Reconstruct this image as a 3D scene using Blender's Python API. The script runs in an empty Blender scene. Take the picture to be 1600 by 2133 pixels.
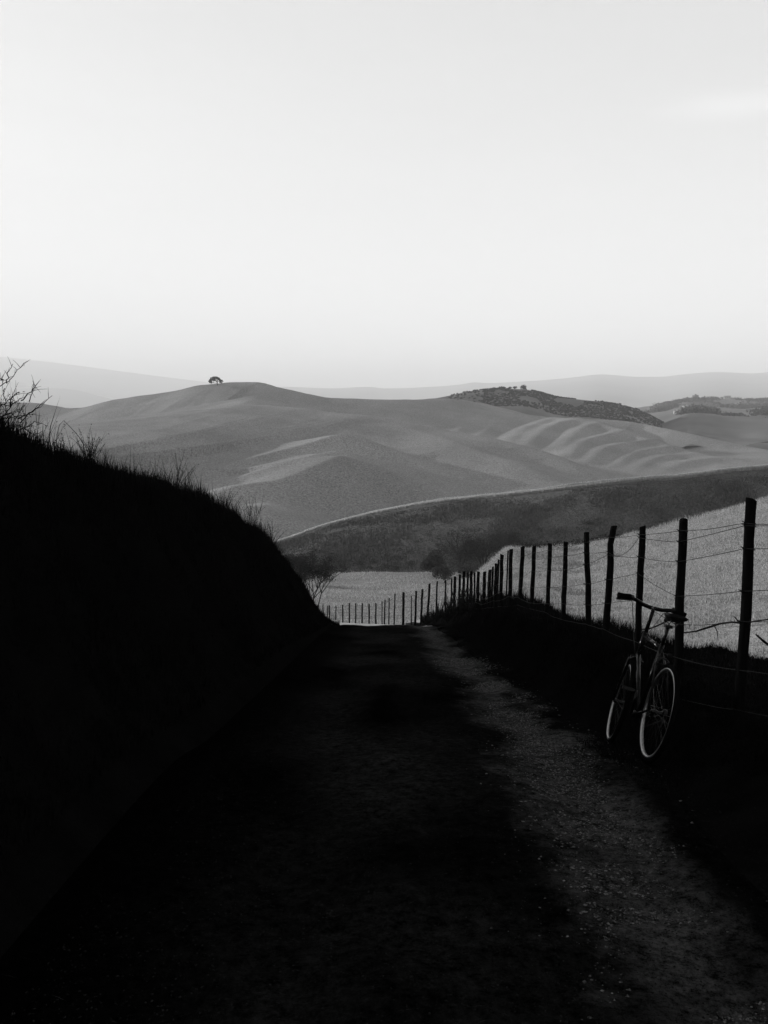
import bpy, math, random
import numpy as np
from mathutils import Vector, Matrix

random.seed(7); rng = np.random.default_rng(7)
R = math.radians
S = bpy.context.scene
COL = S.collection

# ------------------------------------------------------------------ camera
F = 1750.0; CX = 800.0; CY = 1066.5; CAMZ = 1.65; PITCH = R(6.08)
cam_d = bpy.data.cameras.new('camera'); cam = bpy.data.objects.new('camera', cam_d)
COL.objects.link(cam); S.camera = cam
cam_d.sensor_fit = 'VERTICAL'; cam_d.sensor_height = 36.0; cam_d.sensor_width = 27.0
cam_d.lens = 36.0 * F / 2133.0
cam_d.clip_start = 0.05; cam_d.clip_end = 60000
cam.location = (0, 0, CAMZ); cam.rotation_euler = (R(90) - PITCH, 0, 0)

# ------------------------------------------------------------------ light
SUN_EL, SUN_AZ = 12.5, -58.0            # degrees; azimuth from the view direction, negative = left
w = bpy.data.worlds.new('World'); S.world = w; w.use_nodes = True
nt = w.node_tree; nt.nodes.clear()
def nn(t, ty, **k):
    n = t.nodes.new(ty)
    for a, b in k.items(): setattr(n, a, b)
    return n
sky = nn(nt, 'ShaderNodeTexSky', sky_type='NISHITA', sun_disc=False)
sky.sun_elevation = R(SUN_EL); sky.sun_rotation = R(SUN_AZ)
sky.altitude = 0; sky.air_density = 1.0; sky.dust_density = 4.0; sky.ozone_density = 1.0
bwn = nn(nt, 'ShaderNodeRGBToBW')
powr = nn(nt, 'ShaderNodeMath', operation='POWER'); powr.inputs[1].default_value = 0.30
tc = nn(nt, 'ShaderNodeTexCoord')
mp = nn(nt, 'ShaderNodeMapping'); mp.inputs['Scale'].default_value = (1.0, 1.0, 7.0)
nz = nn(nt, 'ShaderNodeTexNoise'); nz.inputs['Scale'].default_value = 2.2; nz.inputs['Detail'].default_value = 4
mr = nn(nt, 'ShaderNodeMapRange'); mr.inputs['From Min'].default_value = 0.35; mr.inputs['From Max'].default_value = 0.75
mr.inputs['To Min'].default_value = 0.97; mr.inputs['To Max'].default_value = 1.05
mul = nn(nt, 'ShaderNodeMath', operation='MULTIPLY')
bg = nn(nt, 'ShaderNodeBackground'); bg.inputs['Strength'].default_value = 0.15
wo = nn(nt, 'ShaderNodeOutputWorld')
L = nt.links.new
cdv = (.352 + .03, .882 + .03, .3128 + .015)
cs1 = nn(nt, 'ShaderNodeVectorMath', operation='SUBTRACT'); cs1.inputs[1].default_value = cdv
cs2 = nn(nt, 'ShaderNodeVectorMath', operation='MULTIPLY'); cs2.inputs[1].default_value = (13, 5, 75)
cs3 = nn(nt, 'ShaderNodeVectorMath', operation='LENGTH')
cs4 = nn(nt, 'ShaderNodeMapRange', interpolation_type='SMOOTHSTEP'); cs4.inputs['From Min'].default_value = 1.25; cs4.inputs['From Max'].default_value = .1; cs4.inputs['To Min'].default_value = 1.0; cs4.inputs['To Max'].default_value = 1.3
cs5 = nn(nt, 'ShaderNodeMath', operation='MULTIPLY')
nzc = nn(nt, 'ShaderNodeTexNoise'); nzc.inputs['Scale'].default_value = 5; nzc.inputs['Detail'].default_value = 5
nzs = nn(nt, 'ShaderNodeVectorMath', operation='MULTIPLY_ADD'); nzs.inputs[1].default_value = (.06, .06, .03)
nt.links.new(tc.outputs['Generated'], nzc.inputs['Vector']); nt.links.new(nzc.outputs['Color'], nzs.inputs[0]); nt.links.new(tc.outputs['Generated'], nzs.inputs[2])
nt.links.new(nzs.outputs[0], cs1.inputs[0]); nt.links.new(cs1.outputs[0], cs2.inputs[0]); nt.links.new(cs2.outputs[0], cs3.inputs[0]); nt.links.new(cs3.outputs['Value'], cs4.inputs[0])
gain = nn(nt, 'ShaderNodeMath', operation='MULTIPLY'); gain.inputs[1].default_value = .69
L(sky.outputs[0], bwn.inputs[0]); L(bwn.outputs[0], powr.inputs[0])
L(tc.outputs['Generated'], mp.inputs[0]); L(mp.outputs[0], nz.inputs['Vector']); L(nz.outputs[0], mr.inputs[0])
L(powr.outputs[0], mul.inputs[0]); L(mr.outputs[0], mul.inputs[1])
L(mul.outputs[0], gain.inputs[0]); L(gain.outputs[0], cs5.inputs[0]); L(cs4.outputs[0], cs5.inputs[1]); L(cs5.outputs[0], bg.inputs[0]); L(bg.outputs[0], wo.inputs[0])

sun_d = bpy.data.lights.new('sun', 'SUN'); sun_d.energy = 5.0; sun_d.angle = R(0.6); sun_d.color = (1, 1, 1)
sun = bpy.data.objects.new('sun', sun_d); COL.objects.link(sun)
SV = Vector((math.sin(R(SUN_AZ)) * math.cos(R(SUN_EL)), math.cos(R(SUN_AZ)) * math.cos(R(SUN_EL)), math.sin(R(SUN_EL))))
sun.rotation_euler = SV.to_track_quat('Z', 'Y').to_euler(); sun.location = (-20, 20, 30)

S.view_settings.view_transform = 'Standard'; S.view_settings.look = 'None'
S.view_settings.exposure = 2.0; S.view_settings.gamma = 1.0; S.view_settings.use_curve_mapping = False
S.render.engine = 'CYCLES'
S.cycles.max_bounces = 5; S.cycles.diffuse_bounces = 2; S.cycles.glossy_bounces = 2
S.cycles.transmission_bounces = 2; S.cycles.volume_bounces = 1; S.cycles.transparent_max_bounces = 6
S.cycles.use_denoising = True

# ------------------------------------------------------------------ helpers
CP, SP = math.cos(PITCH), math.sin(PITCH)
def tof(px, py):
    """(x/Y, (z-CAMZ)/Y) of the sight line through a photograph pixel"""
    u = (np.asarray(px, float) - CX) / F; v = (CY - np.asarray(py, float)) / F
    yy = CP + v * SP
    return u / yy, (-SP + v * CP) / yy
def at(px, py, D):
    t, r = tof(px, py)
    return Vector((float(t * D), float(D), float(CAMZ + r * D)))
def zr(py, D):                          # height at distance D seen at picture row py
    return CAMZ + tof(0, py)[1] * D
def pchip(xk, yk, x):
    xk = np.asarray(xk, float); yk = np.asarray(yk, float); x = np.clip(np.asarray(x, float), xk[0], xk[-1])
    h = np.diff(xk); d = np.diff(yk) / h
    m = np.zeros_like(yk); m[0] = d[0]; m[-1] = d[-1]
    for i in range(1, len(xk) - 1):
        if d[i-1] * d[i] > 0:
            w1 = 2*h[i] + h[i-1]; w2 = h[i] + 2*h[i-1]
            m[i] = (w1 + w2) / (w1 / d[i-1] + w2 / d[i])
    i = np.clip(np.searchsorted(xk, x, side='right') - 1, 0, len(h) - 1)
    t = (x - xk[i]) / h[i]
    return ((2*t**3 - 3*t**2 + 1) * yk[i] + (t**3 - 2*t**2 + t) * h[i] * m[i]
            + (-2*t**3 + 3*t**2) * yk[i+1] + (t**3 - t**2) * h[i] * m[i+1])
def sstep(a, b, x):
    t = np.clip((np.asarray(x, float) - a) / (b - a), 0, 1); return t*t*(3 - 2*t)
def vnoise(x, y, seed=0):
    """smooth value noise, -1..1"""
    x = np.asarray(x, float); y = np.asarray(y, float)
    xi = np.floor(x).astype(np.int64); yi = np.floor(y).astype(np.int64); fx = x - xi; fy = y - yi
    fx = fx*fx*(3 - 2*fx); fy = fy*fy*(3 - 2*fy)
    def h(a, b):
        n = (a * 374761393 + b * 668265263 + seed * 1274126177) & 0xffffffff
        n = ((n ^ (n >> 13)) * 1274126177) & 0xffffffff
        return ((n ^ (n >> 16)) & 0xffff) / 32767.5 - 1
    return (h(xi, yi)*(1-fx) + h(xi+1, yi)*fx)*(1-fy) + (h(xi, yi+1)*(1-fx) + h(xi+1, yi+1)*fx)*fy
def fbm(x, y, seed=0, o=4):
    s = 0; a = 1.0
    for k in range(o): s = s + a * vnoise(x * 2**k, y * 2**k, seed + k); a *= .5
    return s

def mesh_np(name, V, faces, mat, smooth=True, parent=None, attr=None):
    """faces: int array (n,3) or (n,4)"""
    V = np.asarray(V, np.float32); faces = np.asarray(faces, np.int32)
    me = bpy.data.meshes.new(name)
    me.vertices.add(len(V)); me.vertices.foreach_set('co', V.ravel())
    n, k = faces.shape
    me.loops.add(n * k); me.loops.foreach_set('vertex_index', faces.ravel())
    me.polygons.add(n); me.polygons.foreach_set('loop_start', np.arange(0, n*k, k, dtype=np.int32))
    me.polygons.foreach_set('loop_total', np.full(n, k, np.int32))
    me.polygons.foreach_set('use_smooth', np.full(n, smooth))
    me.update(calc_edges=True); me.materials.append(mat)
    o = bpy.data.objects.new(name, me); COL.objects.link(o)
    if parent: o.parent = parent
    return o
def grid_faces(nr, nc, flip=False):
    i = np.arange(nr - 1)[:, None] * nc + np.arange(nc - 1)[None, :]
    f = np.stack([i, i + 1, i + 1 + nc, i + nc], -1).reshape(-1, 4)
    return f[:, ::-1] if flip else f
def grid_mesh(name, X, Y, Z, mat, flip=False):
    V = np.stack([X, Y, Z], -1).reshape(-1, 3)
    return mesh_np(name, V, grid_faces(X.shape[0], X.shape[1], flip), mat)
def tag(o, label=None, cat=None, group=None, kind=None):
    if label: o['label'] = label
    if cat: o['category'] = cat
    if group: o['group'] = group
    if kind: o['kind'] = kind
    return o
def empty(name, loc, label, cat, group=None, rot=None):
    o = bpy.data.objects.new(name, None); COL.objects.link(o); o.location = loc; o.empty_display_size = .2
    if rot: o.rotation_euler = rot
    return tag(o, label, cat, group)

class MB:
    """collects tubes, boxes, lathes; build() links them as one mesh object"""
    def __init__(s): s.v = []; s.f = []
    def add(s, vs, fs):
        b = len(s.v); s.v += [tuple(v) for v in vs]; s.f += [tuple(b + i for i in f) for f in fs]
    def tube(s, pts, rad, n=8, cap=True):
        pts = [Vector(p) for p in pts]
        if not hasattr(rad, '__len__'): rad = [rad] * len(pts)
        vs = []; prev = None
        for i, p in enumerate(pts):
            d = (pts[min(i+1, len(pts)-1)] - pts[max(i-1, 0)])
            d = d.normalized() if d.length > 1e-9 else Vector((0, 0, 1))
            if prev is None:
                a = Vector((0, 0, 1)) if abs(d.z) < .9 else Vector((1, 0, 0))
                n1 = d.cross(a).normalized()
            else:
                n1 = (prev - d * prev.dot(d)); n1 = n1.normalized() if n1.length > 1e-6 else d.orthogonal().normalized()
            prev = n1; n2 = d.cross(n1)
            for k in range(n):
                a = 2 * math.pi * k / n
                vs.append(p + (n1 * math.cos(a) + n2 * math.sin(a)) * rad[i])
        fs = [(i*n + k, i*n + (k+1) % n, (i+1)*n + (k+1) % n, (i+1)*n + k) for i in range(len(pts)-1) for k in range(n)]
        if cap:
            fs.append(tuple(range(n))[::-1]); fs.append(tuple((len(pts)-1)*n + k for k in range(n)))
        s.add(vs, fs)
    def ring(s, c, axis, r, prof, n=48):
        """lathe of closed profile [(dr, da)] about an axis through c"""
        axis = Vector(axis).normalized(); a1 = axis.orthogonal().normalized(); a2 = axis.cross(a1); m = len(prof)
        vs = []
        for i in range(n):
            a = 2*math.pi*i/n; d = a1*math.cos(a) + a2*math.sin(a)
            for dr, da in prof: vs.append(Vector(c) + d*(r+dr) + axis*da)
        s.add(vs, [(i*m + k, i*m + (k+1) % m, ((i+1) % n)*m + (k+1) % m, ((i+1) % n)*m + k) for i in range(n) for k in range(m)])
    def box(s, c, sx, sy, sz, rot=None):
        vs = [Vector((x*sx/2, y*sy/2, z*sz/2)) for x in (-1, 1) for y in (-1, 1) for z in (-1, 1)]
        if rot: vs = [rot @ v for v in vs]
        s.add([v + Vector(c) for v in vs], [(0, 1, 3, 2), (4, 6, 7, 5), (0, 4, 5, 1), (2, 3, 7, 6), (0, 2, 6, 4), (1, 5, 7, 3)])
    def build(s, name, mat, parent=None, smooth=True):
        me = bpy.data.meshes.new(name); me.from_pydata(s.v, [], s.f); me.update()
        if smooth: me.polygons.foreach_set('use_smooth', [True] * len(me.polygons))
        me.materials.append(mat)
        o = bpy.data.objects.new(name, me); COL.objects.link(o)
        if parent: o.parent = parent
        return o

# ------------------------------------------------------------------ materials (grey photograph: grey albedos)
def mat(name, lo, hi, scale=3.0, rough=.95, bump=0, bscale=40, metal=0, spec=.1, detail=6, stretch=None, grain=0, gscale=1.5, trans=0):
    m = bpy.data.materials.new(name); m.use_nodes = True; t = m.node_tree; b = t.nodes['Principled BSDF']
    b.inputs['Roughness'].default_value = rough; b.inputs['Metallic'].default_value = metal
    b.inputs['Specular IOR Level'].default_value = spec
    g = nn(t, 'ShaderNodeNewGeometry'); mpn = nn(t, 'ShaderNodeMapping')
    if stretch: mpn.inputs['Scale'].default_value = stretch
    n = nn(t, 'ShaderNodeTexNoise'); n.inputs['Scale'].default_value = scale; n.inputs['Detail'].default_value = detail
    n.inputs['Roughness'].default_value = .62
    r = nn(t, 'ShaderNodeValToRGB')
    r.color_ramp.elements[0].position = .32; r.color_ramp.elements[0].color = (lo, lo, lo, 1)
    r.color_ramp.elements[1].position = .68; r.color_ramp.elements[1].color = (hi, hi, hi, 1)
    K = t.links.new
    K(g.outputs['Position'], mpn.inputs[0]); K(mpn.outputs[0], n.inputs['Vector']); K(n.outputs[0], r.inputs[0]); K(r.outputs[0], b.inputs['Base Color'])
    if grain:
        n3 = nn(t, 'ShaderNodeTexNoise'); n3.inputs['Scale'].default_value = gscale; n3.inputs['Detail'].default_value = 3; n3.inputs['Roughness'].default_value = .8
        r3 = nn(t, 'ShaderNodeMapRange'); r3.inputs['From Min'].default_value = .3; r3.inputs['From Max'].default_value = .7
        r3.inputs['To Min'].default_value = 1 - grain; r3.inputs['To Max'].default_value = 1 + grain
        mm = nn(t, 'ShaderNodeVectorMath', operation='SCALE')
        K(g.outputs['Position'], n3.inputs['Vector']); K(n3.outputs[0], r3.inputs[0]); K(r.outputs[0], mm.inputs[0]); K(r3.outputs[0], mm.inputs['Scale']); K(mm.outputs[0], b.inputs['Base Color'])
    if bump:
        n2 = nn(t, 'ShaderNodeTexNoise'); n2.inputs['Scale'].default_value = bscale; n2.inputs['Detail'].default_value = 5
        n2.inputs['Roughness'].default_value = .7
        bp = nn(t, 'ShaderNodeBump'); bp.inputs['Strength'].default_value = 1.0; bp.inputs['Distance'].default_value = bump
        K(mpn.outputs[0], n2.inputs['Vector']); K(n2.outputs[0], bp.inputs['Height']); K(bp.outputs[0], b.inputs['Normal'])
    if trans:
        tr = nn(t, 'ShaderNodeBsdfTranslucent'); mxs = nn(t, 'ShaderNodeMixShader'); mxs.inputs[0].default_value = trans
        K(r.outputs[0], tr.inputs[0]); K(b.outputs[0], mxs.inputs[1]); K(tr.outputs[0], mxs.inputs[2]); K(mxs.outputs[0], t.nodes['Material Output'].inputs[0])
    return m
M = {}
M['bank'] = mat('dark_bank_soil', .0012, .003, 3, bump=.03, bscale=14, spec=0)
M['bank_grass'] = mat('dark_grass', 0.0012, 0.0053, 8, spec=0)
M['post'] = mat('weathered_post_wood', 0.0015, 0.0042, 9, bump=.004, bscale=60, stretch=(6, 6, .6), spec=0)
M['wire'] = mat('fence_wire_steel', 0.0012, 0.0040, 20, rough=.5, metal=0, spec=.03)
M['field'] = mat('dry_field', 0.1210, 0.3167, .5, bump=.02, bscale=40, grain=.5, gscale=18, spec=0)
M['field_grass'] = mat('dry_field_grass', 0.0910, 0.5160, 30, detail=1, trans=.4, spec=0)
M['rim_grass'] = mat('rim_light_grass', 0.3412, 0.4875, 3, trans=.5, spec=0)  # paler than the scrub below it, painting in the rim light on the crest
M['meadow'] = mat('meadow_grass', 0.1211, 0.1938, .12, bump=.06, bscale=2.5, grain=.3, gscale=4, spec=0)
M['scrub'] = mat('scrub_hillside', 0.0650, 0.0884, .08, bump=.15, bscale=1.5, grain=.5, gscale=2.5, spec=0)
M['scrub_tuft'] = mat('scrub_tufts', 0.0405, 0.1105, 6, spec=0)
M['pasture'] = mat('pasture_hills', 0.1512, 0.2187, .02, bump=.2, bscale=.6, grain=.6, gscale=1.6, spec=0)
M['woodhill'] = mat('wooded_hillside', 0.0569, 0.1447, .012, bump=.8, bscale=.12, spec=0)
M['farm'] = mat('farmland', 0.0448, 0.1435, .006, bump=.6, bscale=.06, detail=3, spec=0)
M['range'] = mat('far_ranges', 0.1040, 0.1820, .001, spec=0)
M['base'] = mat('valley_floor', 0.0520, 0.0845, .002, spec=0)
M['bark'] = mat('bark', .02, .04, 3, bump=.03, bscale=6, spec=0)
M['leaf'] = mat('leaves', 0.0180, 0.0390, .6, spec=0)
M['leaf_pale'] = mat('pale_scrub_leaves', 0.0240, 0.0504, 1.5, trans=.3, spec=0)
M['leaf_far'] = mat('far_leaves', 0.0140, 0.0282, .1, spec=0)
M['twig'] = mat('dead_stem', .004, .01, 20, spec=0)
M['black_rubber'] = mat('black_rubber', .001, .003, 60, rough=.7, spec=.0)
M['black_paint'] = mat('black_frame_paint', 0.0016, 0.0024, 60, rough=.16, spec=.06)
M['alloy'] = mat('polished_alloy', 0.1650, 0.2550, 60, rough=.30, metal=1.0, spec=.5)
M['steel'] = mat('dull_steel', .006, .025, 60, rough=.35, metal=1.0, spec=.5)
M['leather'] = mat('saddle_leather', .0015, .003, 60, rough=.6, spec=.05)
M['house_wall'] = mat('house_plaster', 0.2750, 0.3600, .5)
M['house_roof'] = mat('house_roof_tile', 0.1430, 0.1950, 1)
M['dark_glass'] = mat('window_glass', .02, .03, 1, rough=.2, spec=.5)
M['stone'] = mat('stone', .002, .010, 9, bump=.005, bscale=60, rough=.8, spec=.03)
M['straw'] = mat('straw', .008, .05, 9)

# road: dark grit with a pale, dusty wheel track on the right hand side
def road_mat():
    m = bpy.data.materials.new('dirt_road'); m.use_nodes = True; t = m.node_tree; b = t.nodes['Principled BSDF']; K = t.links.new
    b.inputs['Roughness'].default_value = .8; b.inputs['Specular IOR Level'].default_value = 0.0
    g = nn(t, 'ShaderNodeNewGeometry'); sx = nn(t, 'ShaderNodeSeparateXYZ'); K(g.outputs['Position'], sx.inputs[0])
    mx = nn(t, 'ShaderNodeAttribute', attribute_name='dust')
    ng = nn(t, 'ShaderNodeTexNoise'); ng.inputs['Scale'].default_value = 14; ng.inputs['Detail'].default_value = 10; ng.inputs['Roughness'].default_value = .92
    K(g.outputs['Position'], ng.inputs['Vector'])
    rg = nn(t, 'ShaderNodeMapRange'); rg.inputs['From Min'].default_value = .42; rg.inputs['From Max'].default_value = .62
    rg.inputs['To Min'].default_value = .08; rg.inputs['To Max'].default_value = 2.0; K(ng.outputs[0], rg.inputs[0])
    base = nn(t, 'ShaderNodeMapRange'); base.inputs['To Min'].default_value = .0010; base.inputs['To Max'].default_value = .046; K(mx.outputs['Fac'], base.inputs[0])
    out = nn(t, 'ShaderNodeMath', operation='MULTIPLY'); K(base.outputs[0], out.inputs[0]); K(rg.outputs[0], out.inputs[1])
    # past the crest the track's sunlight is painted in as a pale colour
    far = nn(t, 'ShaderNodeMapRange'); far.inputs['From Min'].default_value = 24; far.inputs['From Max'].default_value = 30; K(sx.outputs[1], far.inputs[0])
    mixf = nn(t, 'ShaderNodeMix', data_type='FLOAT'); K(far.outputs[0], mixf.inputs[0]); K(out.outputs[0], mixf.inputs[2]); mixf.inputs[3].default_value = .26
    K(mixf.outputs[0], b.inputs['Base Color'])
    bp = nn(t, 'ShaderNodeBump'); bp.inputs['Distance'].default_value = .03; K(ng.outputs[0], bp.inputs['Height']); K(bp.outputs[0], b.inputs['Normal'])
    return m
M['road'] = road_mat()

# ------------------------------------------------------------------ near terrain functions
RK = [(-12, 1.0), (0, 0), (2.5, -.24), (5.3, -.57), (6.3, -.81), (8, -1.13), (12, -1.86), (17, -2.79), (22, -3.76), (26, -4.72), (30, zr(1303.5, 30)),
      (40, zr(1301.5, 40)), (50, zr(1298.5, 50)), (60, zr(1296, 60)), (75, zr(1291, 75))]
def road_z(y): return pchip([k[0] for k in RK], [k[1] for k in RK], y)
BK = [(-12, 3.3), (0, 2.2), (4, 1.85), (6.56, 1.56), (7.5, 1.36), (8.4, 1.18), (9.5, 1.0), (10.8, .84), (12.1, .66), (13.8, .34), (16.9, -.32), (20.2, -1.02), (23, -1.85), (24.6, -2.4), (26.6, -4.0), (28.6, -5.6), (31, -6.6), (36, -8.0), (50, -11.5)]
def bank_crest(y): return pchip([k[0] for k in BK], [k[1] for k in BK], y)
def bank_z(x, y):
    """left bank, x <= -1.4"""
    d = np.clip(-1.4 - .17*sstep(12, 22, y) - x, 0, None); rz = road_z(y); H = np.clip(bank_crest(y) - rz, -.5, None)
    f = pchip([0, .18, .6, .88, 1.25, 1.6, 2.6, 6, 14], [0, .08, .36, .62, .85, 1.0, 1.03, 1.02, .96], d)
    return rz + H*f + .10 * fbm(x*1.3, y*1.3, 3, 3) * sstep(.1, .9, d)
VK = [(-12, .1), (0, .1), (4, .16), (5, .22), (6, .38), (7.5, .6), (9.2, .62), (12.4, .76), (15, .66), (19, .5), (25, .38), (36, .12), (60, .05)]
def verge_h(y): return pchip([k[0] for k in VK], [k[1] for k in VK], y)
# the fence line, from the photograph's posts; x of the line as function of y
FP = [(-12, 2.2), (20, 2.2), (23, 2.17), (26, 2.1), (29, 1.98), (31.5, 1.9), (34, 1.78), (36, 1.62), (38, 1.42), (41, .94), (43, .56), (46, .03), (48, -.45), (52, -1.35), (55, -2.2), (58, -3.3), (61, -4.5), (66, -7)]
def fence_x(y): return pchip([k[0] for k in FP], [k[1] for k in FP], y)
def fence_z(y): return road_z(y) + verge_h(y)
def verge_z(x, y):
    e = road_right(y); fx = np.maximum(fence_x(y), e + .3)
    d = np.clip((x - e) / (fx - e), 0, 3)
    return road_z(y) + verge_h(y) * sstep(0.05, .95, d) + .03 * fbm(x*2, y*2, 9, 3) * sstep(0, .3, d)
def road_right(y): return np.minimum(1.60 + .30*np.exp(-((np.asarray(y, float) - 8.5)/3.2)**2) + .06 * vnoise(np.asarray(y, float)*.8, 0, 4), fence_x(y) - .5)
def road_left(y): return np.where(np.asarray(y) < 25, -1.4, road_right(y) - 3.0 - .35*np.clip(np.asarray(y, float) - 25, 0, 60)*.12)

ys = np.concatenate([np.linspace(-12, 1.5, 28)[:-1], np.linspace(1.5, 9, 300)[:-1], np.linspace(9, 26, 170)[:-1], np.linspace(26, 66, 90)])
u = np.linspace(0, 1, 121)
Yg = np.repeat(ys[:, None], len(u), 1); Xg = road_left(Yg) * (1 - u) + road_right(Yg) * u
Zr = road_z(Yg) - .05*np.exp(-((Xg - 1.15)/.28)**2) - .04*np.exp(-((Xg + .45)/.3)**2) + .018*fbm(Xg*2.6, Yg*2.6, 21, 4)
Zr = Zr + .03*np.exp(-((Yg - 3.35)/.06)**2) * np.exp(-((Xg - 1.2)/.5)**2)
edge = sstep(0, .08, u) * sstep(1, .92, u); Zr = road_z(Yg)*(1 - edge) + Zr*edge
def dust(x, y):
    c = np.interp(y, [0, 3, 4.5, 6.2, 8.6, 11, 14, 18, 22], [1.0, 1.08, 1.18, 1.33, 1.45, 1.33, 1.17, 1.15, 1.1])
    wv = np.interp(y, [0, 4, 8.6, 14, 22], [.34, .40, .46, .46, .5])
    q = np.abs(x - c + .22*fbm(x*1.1, y*.9, 101, 3) + .10*fbm(x*7, y*5, 103, 3))/wv
    edge_ = sstep(.02, .5, road_right(y) - x + .2*fbm(x*3, y*2, 113, 4)) + sstep(20, 26, y); a = np.clip(edge_, 0, 1)*sstep(1.5, .0, q)*(.85 + .22*fbm(x*2.2, y*1.6, 105, 5))
    b = (.05 + .09*sstep(1.1, .2, np.abs(x + .15)))*(1 + .9*fbm(x*1.3, y*.8, 107, 4)) * sstep(.05, 1.1, x + 1.4)
    st_ = sstep(.45, .9, fbm(x*2.5, y*14, 109, 3))*.5            # thin washed-out streaks across the track
    return np.clip(np.maximum(a*(1 - .5*st_), b) , 0, 1.2)
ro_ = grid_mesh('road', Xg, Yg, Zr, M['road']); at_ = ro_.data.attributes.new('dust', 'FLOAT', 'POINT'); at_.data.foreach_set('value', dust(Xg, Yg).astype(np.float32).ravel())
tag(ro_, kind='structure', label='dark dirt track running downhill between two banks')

v_ = np.concatenate([np.linspace(0, 1.9, 40)[:-1], np.linspace(1.9, 14, 22)])
yb = np.concatenate([np.linspace(-12, 3, 30)[:-1], np.linspace(3, 33, 220), np.linspace(33, 50, 20)[1:]])
Yb = np.repeat(yb[:, None], len(v_), 1); Xb = -1.4 - v_[None, :] + 0*Yb
Xb = Xb + .04 * (v_ == 0)
Zb = bank_z(Xb, Yb); Zb[:, 0] -= .02
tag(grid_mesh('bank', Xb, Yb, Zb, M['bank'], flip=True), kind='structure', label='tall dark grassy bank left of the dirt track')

w_ = np.linspace(0, 1, 24)
yv = np.concatenate([np.linspace(-12, 3, 30)[:-1], np.linspace(3, 34, 200)])
Yv = np.repeat(yv[:, None], len(w_), 1); e_ = road_right(Yv) - .03; Xv = e_ + (np.maximum(fence_x(Yv), e_ + .3) + .12 - e_) * w_
tag(grid_mesh('verge', Xv, Yv, verge_z(Xv, Yv) - .015*(w_ == 0), M['bank']), kind='structure', label='low dark verge between track and fence')

# ------------------------------------------------------------------ field behind the fence (fan from the fence line up to its own crest)
FC = [(845, 1297, 46), (868, 1293, 45), (895, 1282, 44), (920, 1252, 44), (948, 1221, 43), (1000, 1196, 38), (1030, 1170, 33), (1065, 1150, 30), (1130, 1146, 31), (1200, 1139, 34), (1270, 1127, 36), (1337, 1112, 38), (1430, 1088, 40), (1600, 1040, 42), (1800, 985, 44), (2300, 900, 46), (3200, 820, 48)]
fx_ = [a[0] for a in FC]
def field_rows(px):
    t = tof(px, 1200)[0]
    # fence distance for this sight line
    yy = np.linspace(1.0, 62, 1500); fxv = fence_x(yy) + .05; tt = fxv / yy      # decreasing in y
    Df = np.interp(-t, -tt, yy)
    Dc = pchip(fx_, [a[2] for a in FC], px); zc = zr(pchip(fx_, [a[1] for a in FC], px), Dc)
    return t, Df, Dc, zc
def field_z(x, y):
    t = x / y; px = np.clip(CX + t * F * 1.0015, 845, 3200)
    _, Df, Dc, zc = field_rows(px)
    zf = fence_z(Df); s = np.clip((y - Df) / np.maximum(Dc - Df, 1), 0, 3)
    z = zf + (zc - zf) * s - .45 * np.sin(np.clip(s, 0, 1) * np.pi) * sstep(0, 1, s*3) * np.clip((Dc-Df)/30, .1, 1)
    over = np.clip(y - Dc, 0, None)
    z = z - .42 * (np.sqrt(over**2 + 9) - 3)
    return z + (.10 * fbm(x*.35, y*.35, 31, 3) + .03*fbm(x*1.7, y*1.7, 33, 2)) * sstep(0, .12, s) * (1 - sstep(.9, 1.0, s)*.8)
pxs = np.concatenate([np.linspace(845, 1620, 240)[:-1], np.linspace(1620, 3200, 60)])
t_, Df_, Dc_, zc_ = field_rows(pxs)
ss = np.concatenate([np.linspace(0, 1, 130)**1.6, 1 + np.linspace(.02, .6, 20)])
Yf = Df_[None, :] + ss[:, None] * (Dc_ - Df_)[None, :]; Xf = Yf * t_[None, :]
Zf = field_z(Xf, Yf)
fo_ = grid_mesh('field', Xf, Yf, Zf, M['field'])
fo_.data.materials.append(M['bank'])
def shade_strip(x, y): return (x - fence_x(y)) < np.interp(y, [4, 6, 7.5, 9, 14, 20], [1.6, 1.5, .95, .35, .2, .1])*(1 + .35*fbm(x*1.5, y*1.5, 77, 3)) + .05  # shade along the fence, painted by giving the field a darker material
fc_ = (slice(0, -1), slice(0, -1)); fo_.data.polygons.foreach_set('material_index', shade_strip(Xf[fc_], Yf[fc_]).astype(np.int32).ravel())
tag(fo_, kind='structure', label='sloping field of dry grass behind the fence')

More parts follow.
